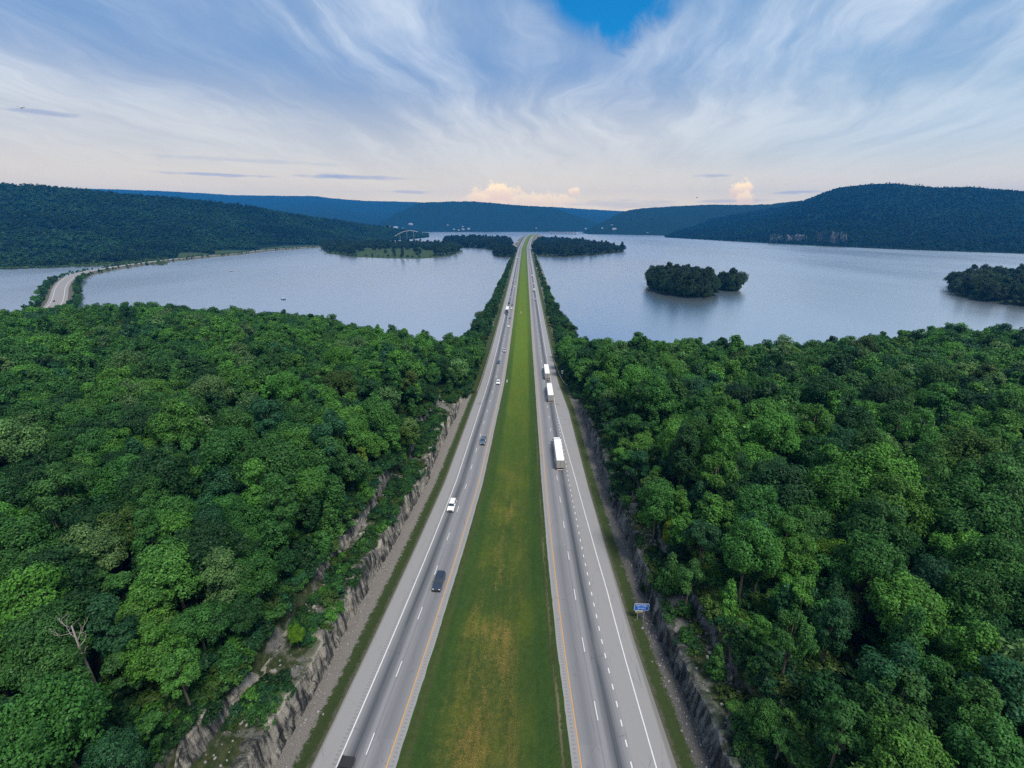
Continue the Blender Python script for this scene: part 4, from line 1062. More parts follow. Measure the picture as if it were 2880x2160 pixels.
for t in TREES[::2]:
    if not t['vis'] and rng.random() < .6: continue
    X_ = t['X'] + rng.uniform(-4, 4); Y_ = t['Y'] + rng.uniform(-4, 4); z_, e_ = forest_ground(X_, Y_)
    if e_ < 17 or z_ < .5 or math.hypot(X_ - DX, Y_ - DY) < 2.5: continue
    rest.append(dict(X=X_, Y=Y_, z=z_, hue=int(rng.choice([0, 0, 1, 1, 4])), var=int(rng.choice([0, 2, 3, 5, 6])), s=rng.uniform(.5, .72)))
scatter('forest', [(t['X'], t['Y'], t['z'] - .1) for t in rest], [(t['s'],) * 2 + (t['s'] * rng.uniform(.9, 1.1),) for t in rest], [hue_tint(t['hue']) for t in rest], [t['var'] for t in rest], PCOL)
print('trees', len(TREES), 'individual', len(ind))

# lower growth under and between the trees
pts = []; sc = []; tn = []; vi = []
for i in range(11500):
    side = -1 if rng.random() < .5 else 1; Y = rng.uniform(-10, 230) if rng.random() < .75 else rng.uniform(230, 300)
    rr = rng.random()
    if Y > 205: e = rng.uniform(5.0, 16)
    elif rr < .14: e = float(wall1_e(Y, side)) + rng.uniform(1.3, 3.8)
    elif rr < .50: e = float(wall2_e(Y, side)) - rng.uniform(-0.8, 4.4)
    else: e = float(wall2_e(Y, side)) + 1.2 + abs(rng.normal(0, 9))
    if side > 0 and rr < .14 and rng.random() < .7: continue
    X = float(pl(Y)) - e if side < 0 else float(pr(Y)) + e
    z = float(ground_z(e, np.array(X), np.array(Y), side))
    clump = fbm(np.array(X / 5), np.array(Y / 7), 93)
    if rr < .5 and clump < (-0.10 if side < 0 else -0.03): continue
    if z < .3: continue
    s = rng.uniform(0.5, 1.7) * (0.95 if rr < .5 else 1.35)
    pts.append((X, Y, z - .15)); sc.append((s * rng.uniform(.9, 1.4), s * rng.uniform(.9, 1.4), s * rng.uniform(.5, 1.1))); tn.append(hue_tint(int(rng.choice([0, 0, 1, 1, 3, 4, 2]))) * .72); vi.append(rng.integers(5))
scatter('undergrowth', pts, sc, tn, vi, SCOL)

# trees and shrubs on the causeway banks
pts = []; sc = []; tn = []; vi = []
for side in (-1, 1):
    for i in range(1500):
        Y = 225 + 1085 * rng.random() ** 1.35
        kk = float(np.interp(Y, [225, 450, 800, 1450], [1, 1, .6, .45]))
        dens = 1.0 if side < 0 else float(np.interp(Y, [225, 440, 520, 1450], [1, 1, .38, .32]))
        if rng.random() > dens: continue
        emax = float(np.interp(Y, [225, 330, 460, 640, 1000, 1450], [26, 23, 17, 14.5, 13, 12])) - (0 if side < 0 else 1.0)
        e = rng.uniform(4.5, emax)
        X = float(pl(Y)) - e if side < 0 else float(pr(Y)) + e
        z = float(rz_(Y)) - .1 - .42 * max(0, e - 2.5)
        if Y < 440: z = max(z, float(ground_z(e, np.array(X), np.array(Y), side)))
        s = (rng.uniform(.25, .6) + .45 * rng.random() ** 4) * (kk * .75 + .25) * (1.0 if e > 8 else .6)
        if Y < 380: s *= 1.25
        pts.append((X, Y, max(z, -.3) - 3.6 * s)); sc.append((s * 1.05, s * 1.05, s)); tn.append(hue_tint(int(rng.choice([0, 1, 1, 3, 4, 0]))) * .9); vi.append(rng.integers(9) if rng.random() < .9 else 2)
scatter('causeway_trees', pts, sc, tn, vi, PCOL)

# single plants that stand out
def special(name, label, var, hue, pos, s, cat='tree', col=None):
    word, cm, tm, rad, ht, base = SHAPES[var]
    root = empty(name, pos, rng.uniform(0, 6)); root.scale = (s, s, s); props(root, label, cat)
    c = link('crown', cm, None, root); c['tint'] = [float(x) for x in (col if col is not None else HUES[hue][1])]; link('trunk', tm, None, root)
def edge_pos(side, e, Y):
    X = float(pl(Y)) - e if side < 0 else float(pr(Y)) + e
    return (X, Y, float(ground_z(e, np.array(X), np.array(Y), side)) - .2)
special('young_tree', 'bright yellow-green young tree on the upper ledge of the right rock cut', 3, 6, edge_pos(1, float(wall2_e(86, 1)) + 1.0, 86), .52, col=(.17, .26, .02))
special('young_tree', 'bright green bushy sapling alone on the ledge of the left rock cut', 4, 6, edge_pos(-1, float(wall1_e(59, -1)) + 4.3, 59), .30, col=(.09, .20, .015))
special('young_tree', 'yellow-leaved tree at the lake end of the left wood', 5, 6, edge_pos(-1, 16, 262), .8, col=(.34, .30, .02))

def dead_tree(label, pos, h, seed):
    root = empty('dead_tree', pos); props(root, label, 'tree')
    r = random.Random(seed); bmq = bmesh.new()
    add_tube(bmq, [(0, 0, -.5), (.1, 0, h * .35), (-.1, .1, h * .7), (.2, 0, h * .9)], [.24, .2, .13, .06], 6)
    link('trunk', bm_mesh('trunk', bmq, True), M['dead_wood'], root)
    def branch(p, d, L, rad, depth, bmx):
        P = [p]; c = Vector(p)
        for k in range(3):
            d = (d + Vector((r.uniform(-.45, .45), r.uniform(-.45, .45), r.uniform(-.2, .4)))).normalized(); c = c + d * L / 3; P.append(c.copy())
        add_tube(bmx, P, [rad, rad * .8, rad * .6, rad * .35], 5)
        if depth > 0:
            for k in range(2): branch(P[2 if k else 3], (d + Vector((r.uniform(-1, 1), r.uniform(-1, 1), r.uniform(-.1, .6)))).normalized(), L * .62, rad * .6, depth - 1, bmx)
    for k in range(6):
        bmq = bmesh.new(); a = k * 1.05 + r.uniform(-.4, .4)
        branch(Vector((0, 0, h * (.66 + .045 * k))), Vector((math.cos(a), math.sin(a), r.uniform(.2, .9))).normalized(), 1.7, .07, 2, bmq)
        link('branch', bm_mesh('branch', bmq, True), M['dead_wood'], root)
dx_, dy_ = DX, DY
dead_tree('bare grey dead tree among dark crowns of the lower left wood', (dx_, dy_, forest_ground(dx_, dy_)[0] - .2), 18.5, 4)

# ------------------------------------------------------------------ hills round the lake
HILLS = []
def hill(name, base, crest, rows=44, cols=150, seed=1, amp=1.0, back=0.5, concave=1.12, wood=0, wsize=1.0, tint=(0.022, 0.055, 0.022), mat_=None, skip=None, flat=0.0):
    """base: [(u, v)] pixels on the water; crest: [(u, v, distance)]; real points in the place"""
    B = np.array([(*on_plane(u, v, 0.0),) for u, v in base]); K = 1.0
    D0 = np.median([c_[2] for c_ in crest]); K = 0.70 if D0 > 11000 else (0.53 if D0 > 9000 else (0.60 if D0 > 6000 else (0.82 if D0 > 3200 else 0.90)))
    bu = np.array([q_[0] for q_ in base], float); bd = B[:, 1]
    C = np.array([at_dist(u, v, max(D * K, float(np.interp(u, bu, bd)) * 1.07)) for u, v, D in crest])
    def resample(A, n):
        A = np.asarray(A, float); d = np.r_[0, np.cumsum(np.linalg.norm(np.diff(A[:, :2], axis=0), axis=1))]; t = np.linspace(0, d[-1], n)
        return np.stack([np.interp(t, d, A[:, k]) for k in range(A.shape[1])], -1)
    b = resample(B, cols); c = resample(C, cols)
    s = np.concatenate([np.linspace(-0.02, 1, rows), 1 + np.linspace(.08, back, 8)])
    Sg = s[None]; t = np.clip(Sg, 0, 1)
    X = b[:, 0:1] + (c[:, 0:1] - b[:, 0:1]) * Sg; Y = b[:, 1:2] + (c[:, 1:2] - b[:, 1:2]) * Sg
    tt = np.clip((t - flat) / (1 - flat), 0, 1)
    Z = c[:, 2:3] * tt ** concave + 2.5 * np.clip(t / .03, 0, 1)
    Z = np.where(Sg > 1, c[:, 2:3] * (1 - 0.8 * (Sg - 1) / back), Z); Z = np.where(Sg < 0, -3.0, Z)
    sc_ = 260.0 * amp
    Z = Z + np.sin(np.pi * tt) * (Sg <= 1) * c[:, 2:3] * .30 * fbm(X / sc_, Y / sc_, seed, 4) - (Sg <= 1) * np.sin(np.pi * tt) * 4
    Z = Z + (t > 0.05) * 7.0 * amp ** .5 * fbm(X / 24, Y / 24, seed + 2, 3) - np.abs(fbm(X / (140 * amp), Y / (140 * amp), seed + 4, 3)) * 60 * amp ** .5 * np.sin(np.pi * tt) * (Sg <= 1)
    Pt = np.stack([X, Y, Z], -1)
    HILLS.append(Pt[:, :rows - 2].reshape(-1, 3))
    o = props(link(name, grid_mesh(name, Pt), mat_ or M['hill']), kind='structure')
    if wood:
        i = rng.uniform(0, cols - 1.001, wood); j = rng.uniform(1.2, rows + 1.5, wood) if flat == 0 else rng.uniform(1.2, rows + 1.5, wood)
        i0 = i.astype(int); j0 = j.astype(int); fi = (i - i0)[:, None]; fj = (j - j0)[:, None]
        p = (Pt[i0, j0] * (1 - fi) + Pt[i0 + 1, j0] * fi) * (1 - fj) + (Pt[i0, j0 + 1] * (1 - fi) + Pt[i0 + 1, j0 + 1] * fi) * fj
        tq = tt.ravel()[np.clip(j0, 0, len(s) - 1)]
        if skip is not None:
            u, v, dep = project(p[:, 0], p[:, 1], p[:, 2]); keep = ~skip(u, v); p = p[keep]; tq = tq[keep]
        u, v, dep = project(p[:, 0], p[:, 1], p[:, 2]); keep = (u > -500) & (u < 3400); p = p[keep]; tq = tq[keep]; n = len(p)
        ss = rng.uniform(.75, 1.35, n) * wsize * np.where(tq > .96, .7, 1.0)
        nn = np.clip(1 + 1.5 * fbm(p[:, 0] / 90, p[:, 1] / 90, seed + 5) + 1.1 * fbm(p[:, 0] / 320, p[:, 1] / 320, seed + 6), .35, 2)
        tnt = np.array(tint)[None] * (rng.uniform(.6, 1.5, n) * nn)[:, None] * rng.uniform(.9, 1.1, (n, 3))
        scatter(name + '_wood', p - np.array([0, 0, 2.0]), np.stack([ss, ss, ss * rng.uniform(.8, 1.2, n)], -1), tnt, rng.integers(0, 5, n), FCOL)
    return Pt
def in_fields(u, v):
    f1 = (u > 500) & (u < 566) & (v > 709) & (v < 728); f2 = (u > 600) & (u < 705) & (v > 702) & (v < 722); f3 = (u > 720) & (u < 925) & (v > 688) & (v < 708)
    return f1 | f2 | f3
hill('hill', [(-900, 800), (-300, 768), (0, 757), (150, 753), (260, 746), (340, 742), (418, 733), (516, 724), (673, 709), (868, 691), (960, 687), (1080, 678), (1150, 673), (1205, 667)],
     [(-900, 500, 1900), (-300, 512, 1950), (0, 521, 2000), (120, 525, 2020), (190, 531, 2050), (330, 547, 2150), (477, 558, 2250), (600, 569, 2350), (694, 581, 2430), (825, 606, 2600), (900, 616, 2750), (1030, 634, 3000), (1108, 646, 3200), (1205, 661, 3450)],
     cols=220, seed=3, wood=26000, wsize=1.0, tint=(.022, .062, .024), skip=in_fields, flat=.06)
hill('hill', [(1873, 668), (2044, 678), (2288, 691), (2532, 702), (2880, 714), (3400, 735), (4000, 760)],
     [(1860, 660, 5000), (1946, 628, 5000), (2093, 600, 4700), (2200, 581, 4500), (2260, 566, 4300), (2313, 545, 4100), (2361, 528, 3900), (2440, 520, 3700), (2508, 517, 3500), (2581, 523, 3400), (2630, 529, 3350), (2728, 527, 3200), (2825, 536, 3100), (2900, 541, 3000), (3400, 560, 2900), (4000, 600, 2800)],
     cols=220, seed=9, wood=30000, wsize=0.85, tint=(.011, .034, .020))
# blue ranges across the lake
hill('hill', [(1060, 653), (1300, 652.5), (1500, 652), (1690, 652)], [(1040, 645, 9800), (1065, 630, 9900), (1110, 603, 10000), (1150, 585, 10100), (1185, 570, 10200), (1250, 568, 10300), (1334, 567, 10400), (1390, 572, 10400), (1460, 578, 10400), (1551, 583, 10300), (1620, 607, 10200), (1672, 625, 10100), (1715, 646, 10000)], seed=15, amp=3, cols=200)
hill('hill', [(-500, 660), (200, 657), (700, 654), (1300, 651)], [(-700, 524, 11200), (191, 529, 11300), (434, 536.5, 11500), (560, 543, 11600), (651, 549, 11700), (780, 551, 11800), (890, 552, 11800), (930, 558, 11800), (1021, 565, 11800), (1110, 567, 11800), (1178, 569, 11800), (1330, 600, 11800)], seed=19, amp=3, cols=200)
hill('hill', [(1400, 650.5), (1700, 650.5), (2100, 651)], [(1380, 600, 12400), (1500, 582, 12400), (1551, 582, 12400), (1640, 588, 12400), (1746, 594, 12400), (1900, 600, 12400)], seed=23, amp=3, cols=140)
hill('hill', [(1655, 659), (1740, 660), (1873, 663), (2100, 672)], [(1640, 654, 6300), (1690, 628, 6900), (1727, 608, 7300), (1759, 594, 7600), (1811, 586, 7700), (1898, 581, 7700), (1995, 576, 7600), (2100, 577, 7400), (2166, 575, 7200), (2254, 565, 7000), (2330, 580, 6800)], seed=27, amp=2.4, cols=180)
# cream cliff showing through the trees above the right shore
def cliff(label, u0, u1, v0, v1, D):
    n = 60; us = np.linspace(u0, u1, n); vs = np.linspace(v1, v0, 14)
    P = np.zeros((n, 14, 3))
    for i, u in enumerate(us):
        sh = float(fbm(np.array(u / 9), np.array(0.), 8))
        for j, v in enumerate(vs):
            dd = D(u) + 16 * j / 13 + 22 * float(fbm(np.array(u / 3.0), np.array(v / 8), 33)); P[i, j] = at_dist(u, v + sh * 12 * (j / 13), dd)
    m, nn, p, o = mat('bare_cliff')
    g = nn.node('ShaderNodeNewGeometry').outputs['Position']; x, y, z = nn.sep(g)
    f = nn.noise(nn.xyz(nn.mul(x, .04), nn.mul(y, .03), nn.mul(z, .012)), 1, 5, .7)
    nn.put(p.inputs['Base Color'], nn.mix(nn.rng(f, .42, .6), (.010, .030, .020), (.108, .108, .104))); p.inputs['Roughness'].default_value = .95
    props(link('cliff', grid_mesh('cliff', P, smooth_shade=False), m), label, 'cliff')
cliff('low cream cliff band above the shore under the big right hill', 2165, 2270, 660, 682, lambda u: 2205 - 1.5 * (u - 2165))
cliff('taller cream cliff patch above the shore, right of the low band', 2298, 2382, 654, 684, lambda u: 2205 - 1.5 * (u - 2165))

# ------------------------------------------------------------------ frontage road and its causeway on the left
fr_px = [(20, 935), (85, 905), (138, 876), (160, 852), (166, 832), (169, 812), (180, 794), (196, 780), (220, 770), (246, 763.5), (290, 755), (360, 745), (418, 737), (481, 729.5), (542, 723), (600, 717.5), (673, 711), (738, 703.5), (868, 694), (930, 691.5)]
FR = np.array([on_plane(u, v, 4.0) for u, v in fr_px])
def resamp(A, step):
    d = np.r_[0, np.cumsum(np.linalg.norm(np.diff(A, axis=0), axis=1))]; t = np.arange(0, d[-1], step)
    a = np.stack([np.interp(t, d, A[:, k]) for k in range(2)], -1)
    for _ in range(6): a[1:-1] = (a[:-2] + 2 * a[1:-1] + a[2:]) / 4
    return a
FRs = resamp(FR, 10.0)
tg = np.gradient(FRs, axis=0); tg /= np.linalg.norm(tg, axis=1)[:, None]; nr = np.stack([tg[:, 1], -tg[:, 0]], -1)   # right-hand side
def ribbon(name, line, nrm, offs, zs, m, parent=None):
    P = np.zeros((len(line), len(offs), 3))
    for k, (o_, z_) in enumerate(zip(offs, zs)):
        P[:, k, :2] = line + nrm * o_; P[:, k, 2] = z_
    return link(name, grid_mesh(name, P, smooth_shade=False), m, parent)
props(ribbon('causeway_bank', FRs, nr, [-26, -11, -9.5, 0, 9.5, 11, 24], [-2.5, 3.2, 3.8, 3.9, 3.8, 3.2, -2.5], M['roadside']), kind='structure')
fro = props(ribbon('road', FRs, nr, [-8.5, 0, 8.5], [4.0, 4.05, 4.0], M['old_road']), kind='structure')
for off in (-5.2, 4.8): ribbon('edge_marking', FRs, nr, [off - .2, off + .2], [4.1, 4.1], M['white_line'], fro)
pts = []; sc = []; tn = []; vi = []
nfr = len(FRs)
for i in range(620):
    k = rng.random() ** 1.5 * (nfr - 2); k0 = int(k); p = FRs[k0] + (FRs[k0 + 1] - FRs[k0]) * (k - k0); sd = -1 if rng.random() < .5 else 1
    far = k / nfr
    if sd > 0 and far > .45 and rng.random() < .5: continue
    o_ = sd * rng.uniform(12.5, 20); q = p + nr[k0] * o_; s = rng.uniform(.35, .72) * (1 if far < .3 else .8)
    pts.append((q[0], q[1], 1.0 - 3 * s)); sc.append((s * 1.1, s * 1.1, s)); tn.append(hue_tint(int(rng.choice([0, 1, 2, 3, 4]))) * .9); vi.append(rng.integers(9))
scatter('roadside_trees', pts, sc, tn, vi, PCOL)
c = copy_tree(proto['sedan'], KM)
k0 = int(np.argmin(np.linalg.norm(FRs - np.array(on_plane(157, 849, 4.0)), axis=1))); q = FRs[k0] - nr[k0] * 2.5
c.location = (q[0], q[1], 4.12); c.rotation_euler = (0, 0, math.atan2(tg[k0][1], tg[k0][0]) - math.pi / 2)
props(c, 'white car alone on the curving lakeside road at far left', 'car')

# grass fields and reeds on the left shore
def patch(name, px, z, m, th=0.6):
    P = [on_plane(u, v, z) for u, v in px]; bmq = bmesh.new(); vs = [bmq.verts.new((x, y, z)) for x, y in P]; f = bmq.faces.new(vs)
    ex = bmesh.ops.extrude_face_region(bmq, geom=[f]); bmesh.ops.translate(bmq, vec=(0, 0, -th - 4), verts=[g for g in ex['geom'] if isinstance(g, bmesh.types.BMVert)])
    return props(link(name, bm_mesh(name, bmq), m), kind='structure')
patch('field', [(500, 726), (540, 721.5), (600, 716), (575, 712), (502, 709)], 5.0, M['shore_grass'])
patch('field', [(606, 715), (673, 709), (704, 705), (660, 703.5), (604, 705)], 6.0, M['shore_grass'])
patch('field', [(735, 702), (868, 692), (925, 690), (925, 688), (800, 692), (730, 699)], 5.0, M['shore_grass'])
# pale marsh growth in front of the left hill
pts = []; sc = []; tn = []; vi = []
for i in range(1800):
    u = rng.uniform(-150, 470); v = 752 - (u / 470) * 12 - rng.uniform(1, 24) + 4
    x, y = on_plane(u, v, 2.0); s = rng.uniform(.3, .6)
    pts.append((x, y, 0.5 - 2.5 * s)); sc.append((s * 1.3, s * 1.3, s * .8)); tn.append(np.array((.085, .150, .045)) * rng.uniform(.6, 1.3)); vi.append(rng.integers(5))
scatter('marsh_growth', pts, sc, tn, vi, FCOL)

# ------------------------------------------------------------------ islands
def island(outline, z_top, n, hmin, hmax, tint, name, coll, kinds, lawn=None, ground=None, inset=4.0):
    """outline: world points of the shore, counter-clockwise"""
    A = np.array(outline); cx = A.mean(0)
    d = np.r_[0, np.cumsum(np.linalg.norm(np.diff(np.r_[A, A[:1]], axis=0), axis=1))]; t = np.linspace(0, d[-1], 120)[:-1]
    B = np.stack([np.interp(t, d, np.r_[A[:, k], A[:1, k]]) for k in range(2)], -1)
    for _ in range(3): B = (np.roll(B, 1, 0) + 2 * B + np.roll(B, -1, 0)) / 4
    B = B + rng.normal(0, 1.2, B.shape)
    fr = np.array([1.06, 1.0, .9, .6, .2, 0.02]); zz = np.array([-3, .35, 1.2, z_top, z_top + .6, z_top + .8])
    P = np.zeros((len(B) + 1, len(fr), 3)); Bc = np.r_[B, B[:1]]
    for k in range(len(fr)): P[:, k, :2] = cx + (Bc - cx) * fr[k]; P[:, k, 2] = zz[k]
    props(link('island', grid_mesh('island', P), ground or M['island_ground']), kind='structure')
    pts = []; sc = []; tn = []; vi = []
    lo, hi = B.min(0), B.max(0); tries = 0
    def inside(p):
        j = len(B) - 1; r_ = False
        for i in range(len(B)):
            if (B[i][1] > p[1]) != (B[j][1] > p[1]) and p[0] < (B[j][0] - B[i][0]) * (p[1] - B[i][1]) / (B[j][1] - B[i][1]) + B[i][0]: r_ = not r_
            j = i
        return r_
    while len(pts) < n and tries < n * 30:
        tries += 1; p = lo + (hi - lo) * rng.random(2)
        if not inside(p): continue
        if lawn is not None:
            u, v, _ = project(p[0], p[1], 2.0)
            if lawn(u, v): continue
        s = rng.uniform(hmin, hmax) / 15.0
        pts.append((p[0], p[1], 0.8 - 4.2 * s)); sc.append((s * .95, s * .95, s * rng.uniform(.9, 1.15))); tn.append(np.array(tint) * rng.uniform(.6, 1.5) * rng.uniform(.9, 1.1, 3)); vi.append(rng.integers(kinds))
    for k in range(0, len(B), 1):       # bushes hanging over the water's edge
        p = cx + (B[k] - cx) * rng.uniform(.93, 1.02); s = rng.uniform(.25, .5) * hmax / 17
        if lawn is not None and rng.random() < .45: s *= .6
        pts.append((p[0], p[1], .3 - 4.5 * s)); sc.append((s, s, s)); tn.append(np.array(tint) * rng.uniform(.8, 1.6)); vi.append(rng.integers(kinds))
    scatter(name, pts, sc, tn, vi, coll)
def ell(cx, cy, rx, ry, a=0.0, n=40):
    return [(cx + rx * math.cos(t) * math.cos(a) - ry * math.sin(t) * math.sin(a), cy + rx * math.cos(t) * math.sin(a) + ry * math.sin(t) * math.cos(a)) for t in np.linspace(0, 2 * math.pi, n)[:-1]]
DK = (.020, .045, .018)
island(ell(220, 660, 38, 78, .0), 11.0, 420, 26, 32, DK, 'island_wood', PCOL, 5)
island(ell(289, 662, 12, 16), 1.5, 34, 22, 30, DK, 'island_wood', PCOL, 5)
def px_line(*a, z=0.0): return [on_plane(u, v, z) for u, v in a]
island(px_line((2672, 806), (2676, 824), (2705, 836), (2780, 850), (2880, 863)) + [(700, 480), (930, 520), (930, 740), (760, 780), (665, 745)], 5.0, 900, 19, 29, (.030, .058, .024), 'island_wood', PCOL, 5)
def lawn(u, v):
    f = (v > 704) & (v < 724) & (u > 1000 + (v < 712) * 25) & (u < 1225 - (v < 710) * 60)
    return bool(f and not (rng.random() < .10))
island(px_line((905, 700), (920, 713), (1000, 723), (1100, 727), (1185, 728), (1245, 722), (1280, 715), (1302, 707)) + px_line((1285, 698), (1200, 692), (1100, 689), (1000, 688), (920, 689)), 6.0, 620, 19, 30, (.022, .050, .022), 'peninsula_wood', PCOL, 5, lawn, M['shore_grass'])
island(px_line((1388, 716), (1400, 723), (1425, 724), (1443, 723), (1449, 712)) + px_line((1446, 702), (1390, 702)), 8.0, 140, 19, 27, (.016, .036, .018), 'island_wood', PCOL, 5)
island(px_line((1246, 690), (1262, 696), (1300, 697), (1340, 698), (1390, 703), (1432, 704)) + px_line((1440, 690), (1430, 681), (1340, 676), (1255, 678)), 20.0, 900, 24, 33, (.014, .032, .017), 'island_wood', PCOL, 5)
island(px_line((1499, 716), (1508, 722), (1540, 723), (1600, 722), (1660, 719), (1720, 713), (1757, 708.5)) + px_line((1750, 702), (1700, 697), (1640, 686), (1580, 680), (1520, 678), (1503, 690)), 14.0, 1000, 20, 29, (.016, .036, .018), 'island_wood', PCOL, 5)

# slip roads onto the islands
for pxs, z in (([(1452, 694), (1447, 690), (1441, 686.5), (1434, 684.5)], 7.2), ([(1491, 702), (1496, 695), (1503, 689.5), (1512, 685.5)], 7.2)):
    Lr = np.array([on_plane(u, v, z) for u, v in pxs]); Lr = resamp(Lr, 15.0)
    tt_ = np.gradient(Lr, axis=0); tt_ /= np.linalg.norm(tt_, axis=1)[:, None]; nn_ = np.stack([tt_[:, 1], -tt_[:, 0]], -1)
    props(ribbon('slip_road', Lr, nn_, [-7, -5, 5, 7], [z - 6, z, z, z - 6], M['old_road']), kind='structure')
# pale bowed road on the far left ridge
arc = [(1111, 664, 2520), (1122, 657, 2540), (1135, 651.5, 2560), (1150, 648.6, 2580), (1163, 649.2, 2600), (1175, 652, 2620)]
A = np.array([at_dist(*a) for a in arc]); t_ = np.linspace(0, 1, 40); Ai = np.stack([np.interp(t_, np.linspace(0, 1, len(A)), A[:, k]) for k in range(3)], -1)
for _ in range(8): Ai[1:-1] = (Ai[:-2] + 2 * Ai[1:-1] + Ai[2:]) / 4
br = empty('arch_bridge', tuple(Ai[0])); props(br, 'pale bowed bridge in front of the far left ridge end', 'bridge')
P = np.zeros((40, 4, 3))
for k, (o_, z_) in enumerate(((-5, -1.0), (-5, 1.5), (5, 1.5), (5, -1.0))): P[:, k] = Ai - Ai[0] + np.array([0, o_, z_])
link('deck', grid_mesh('deck', P, smooth_shade=False), M['old_road'], br)
for k in (9, 20, 31):
    h = max(2.0, Ai[k][2] + 1)
    o = link('pier', box_mesh('pier', -.7, .7, -1.2, 1.2, -h, -1.0), M['post'], br); o.location = tuple(Ai[k] - Ai[0])

# ------------------------------------------------------------------ far bridge, houses, jetty, boats, birds
M['bridge_grey'] = plain('bridge_concrete', (0.30, 0.29, 0.28), .85)
a = at_dist(1550, 652, 3900); b_ = at_dist(1618, 654, 3700)
fb = empty('lake_bridge', (a[0], a[1], 0)); props(fb, 'long low concrete bridge on piers beyond the right island', 'bridge')
dv = Vector((b_[0] - a[0], b_[1] - a[1], 0)); Lb = dv.length; fb.rotation_euler = (0, 0, math.atan2(dv.y, dv.x))
link('deck', box_mesh('deck', -20, Lb + 20, -6, 6, 13, 17), M['bridge_grey'], fb)
link('parapet', box_mesh('parapet', -20, Lb + 20, -6.2, -5.8, 17, 18.2), M['bridge_grey'], fb)
pm = box_mesh('pier', -1.6, 1.6, -4.5, 4.5, -2, 13.0); pm.materials.append(M['bridge_grey'])
for k in range(9):
    o = link('pier', pm, None, fb); o.location = (k * Lb / 8, 0, 0)
M['house_wall'] = plain('white_house_wall', (.50, .49, .48), .7, var=.06); M['house_roof'] = plain('grey_house_roof', (.30, .30, .32), .8, var=.1)
def house(label, u, v, D, wd, dp, ht, group='houses across the lake', cat='house'):
    if D > 3000:
        best = None
        for H_ in HILLS:
            uu, vv, dd = project(H_[:, 0], H_[:, 1], H_[:, 2]); e = (uu - u) ** 2 + 2 * (vv - v) ** 2 + dd * 0.02
            k = int(np.argmin(e))
            if best is None or e[k] < best[0]: best = (float(e[k]), H_[k])
        x, y, z = [float(q_) for q_ in best[1]]
        z += 2.0
    else: x, y, z = at_dist(u, v, D)
    r = empty('house', (x, y, z), rng.uniform(-.5, .5)); props(r, label, cat, group)
    w_ = link('wall', box_mesh('wall', -wd / 2, wd / 2, -dp / 2, dp / 2, -5, ht), M['house_wall'], r)
    bmq = bmesh.new(); loft_profile(bmq, [(-dp / 2 - .6, ht), (0, ht + dp * .32), (dp / 2 + .6, ht)], wd / 2 + .6); link('roof', bm_mesh('roof', bmq), M['house_roof'], r)
    link('door', box_mesh('door', -1, 1, -dp / 2 - .06, -dp / 2, 0, 2.4), M['trim'], r)
    for s in (-1, 1): link('window', box_mesh('window', s * wd * .3 - 1, s * wd * .3 + 1, -dp / 2 - .06, -dp / 2, 1, 2.6), M['glass'], r)
for (l, u, v, D, wd) in [('white house on the blue shore, left end of the lakeside village', 1276, 645, 4950, 18), ('broad white house low in the lakeside village', 1303, 646, 4920, 26), ('white house highest up in the lakeside village', 1302, 638, 5050, 16),
                     ('white lakeside house at the right end of the village', 1318, 644, 4950, 24), ('small white house beside the water below the highest village house', 1290, 648, 4850, 18), ('lone white house on the blue slope left of the village', 1259, 634, 5150, 15),
                     ('long white house high on the blue slope above the arch bridge', 1157, 632, 5200, 42), ('long white shed just above the arch bridge', 1114, 641, 4920, 42), ('small white house right of the long white shed', 1133, 642.5, 4920, 13),
                     ('single pale house at the shore behind the highway bend', 1507, 643, 4920, 14), ('white house at the left foot of the right-hand blue hill', 1648, 645, 3950, 21), ('white house on the slope of the right-hand blue hill', 1693, 643, 3950, 15),
                     ('long white building on the right-hand blue hill shore', 1728, 645.5, 3900, 31), ('small white house above the long white building', 1722, 634, 4150, 12), ('pale hut on the green point by the right hill', 1822, 655, 3350, 9)]:
    house(l, u, v, D, wd, wd * .4, wd * .22)
for (l, u, v, D, wd) in [('white shed on the grass left of the highway bend', 1456, 684, 2000, 14), ('white sign-like cabin beyond the left slip road', 1467, 673.5, 2300, 14), ('white boathouse under the trees by the left carriageway', 1446, 701.5, 1540, 9),
                     ('pale park shelter under trees on the peninsula', 1138, 701, 1600, 14), ('white hut among the peninsula trees', 1192, 697.5, 1650, 12), ('pale boat shelter at the tip of the peninsula', 1247, 712.5, 1400, 18)]:
    x, y, z = at_dist(u, v, D); house(l, u, v, D, wd, wd * .6, wd * .3, 'small buildings on the islands', 'hut')
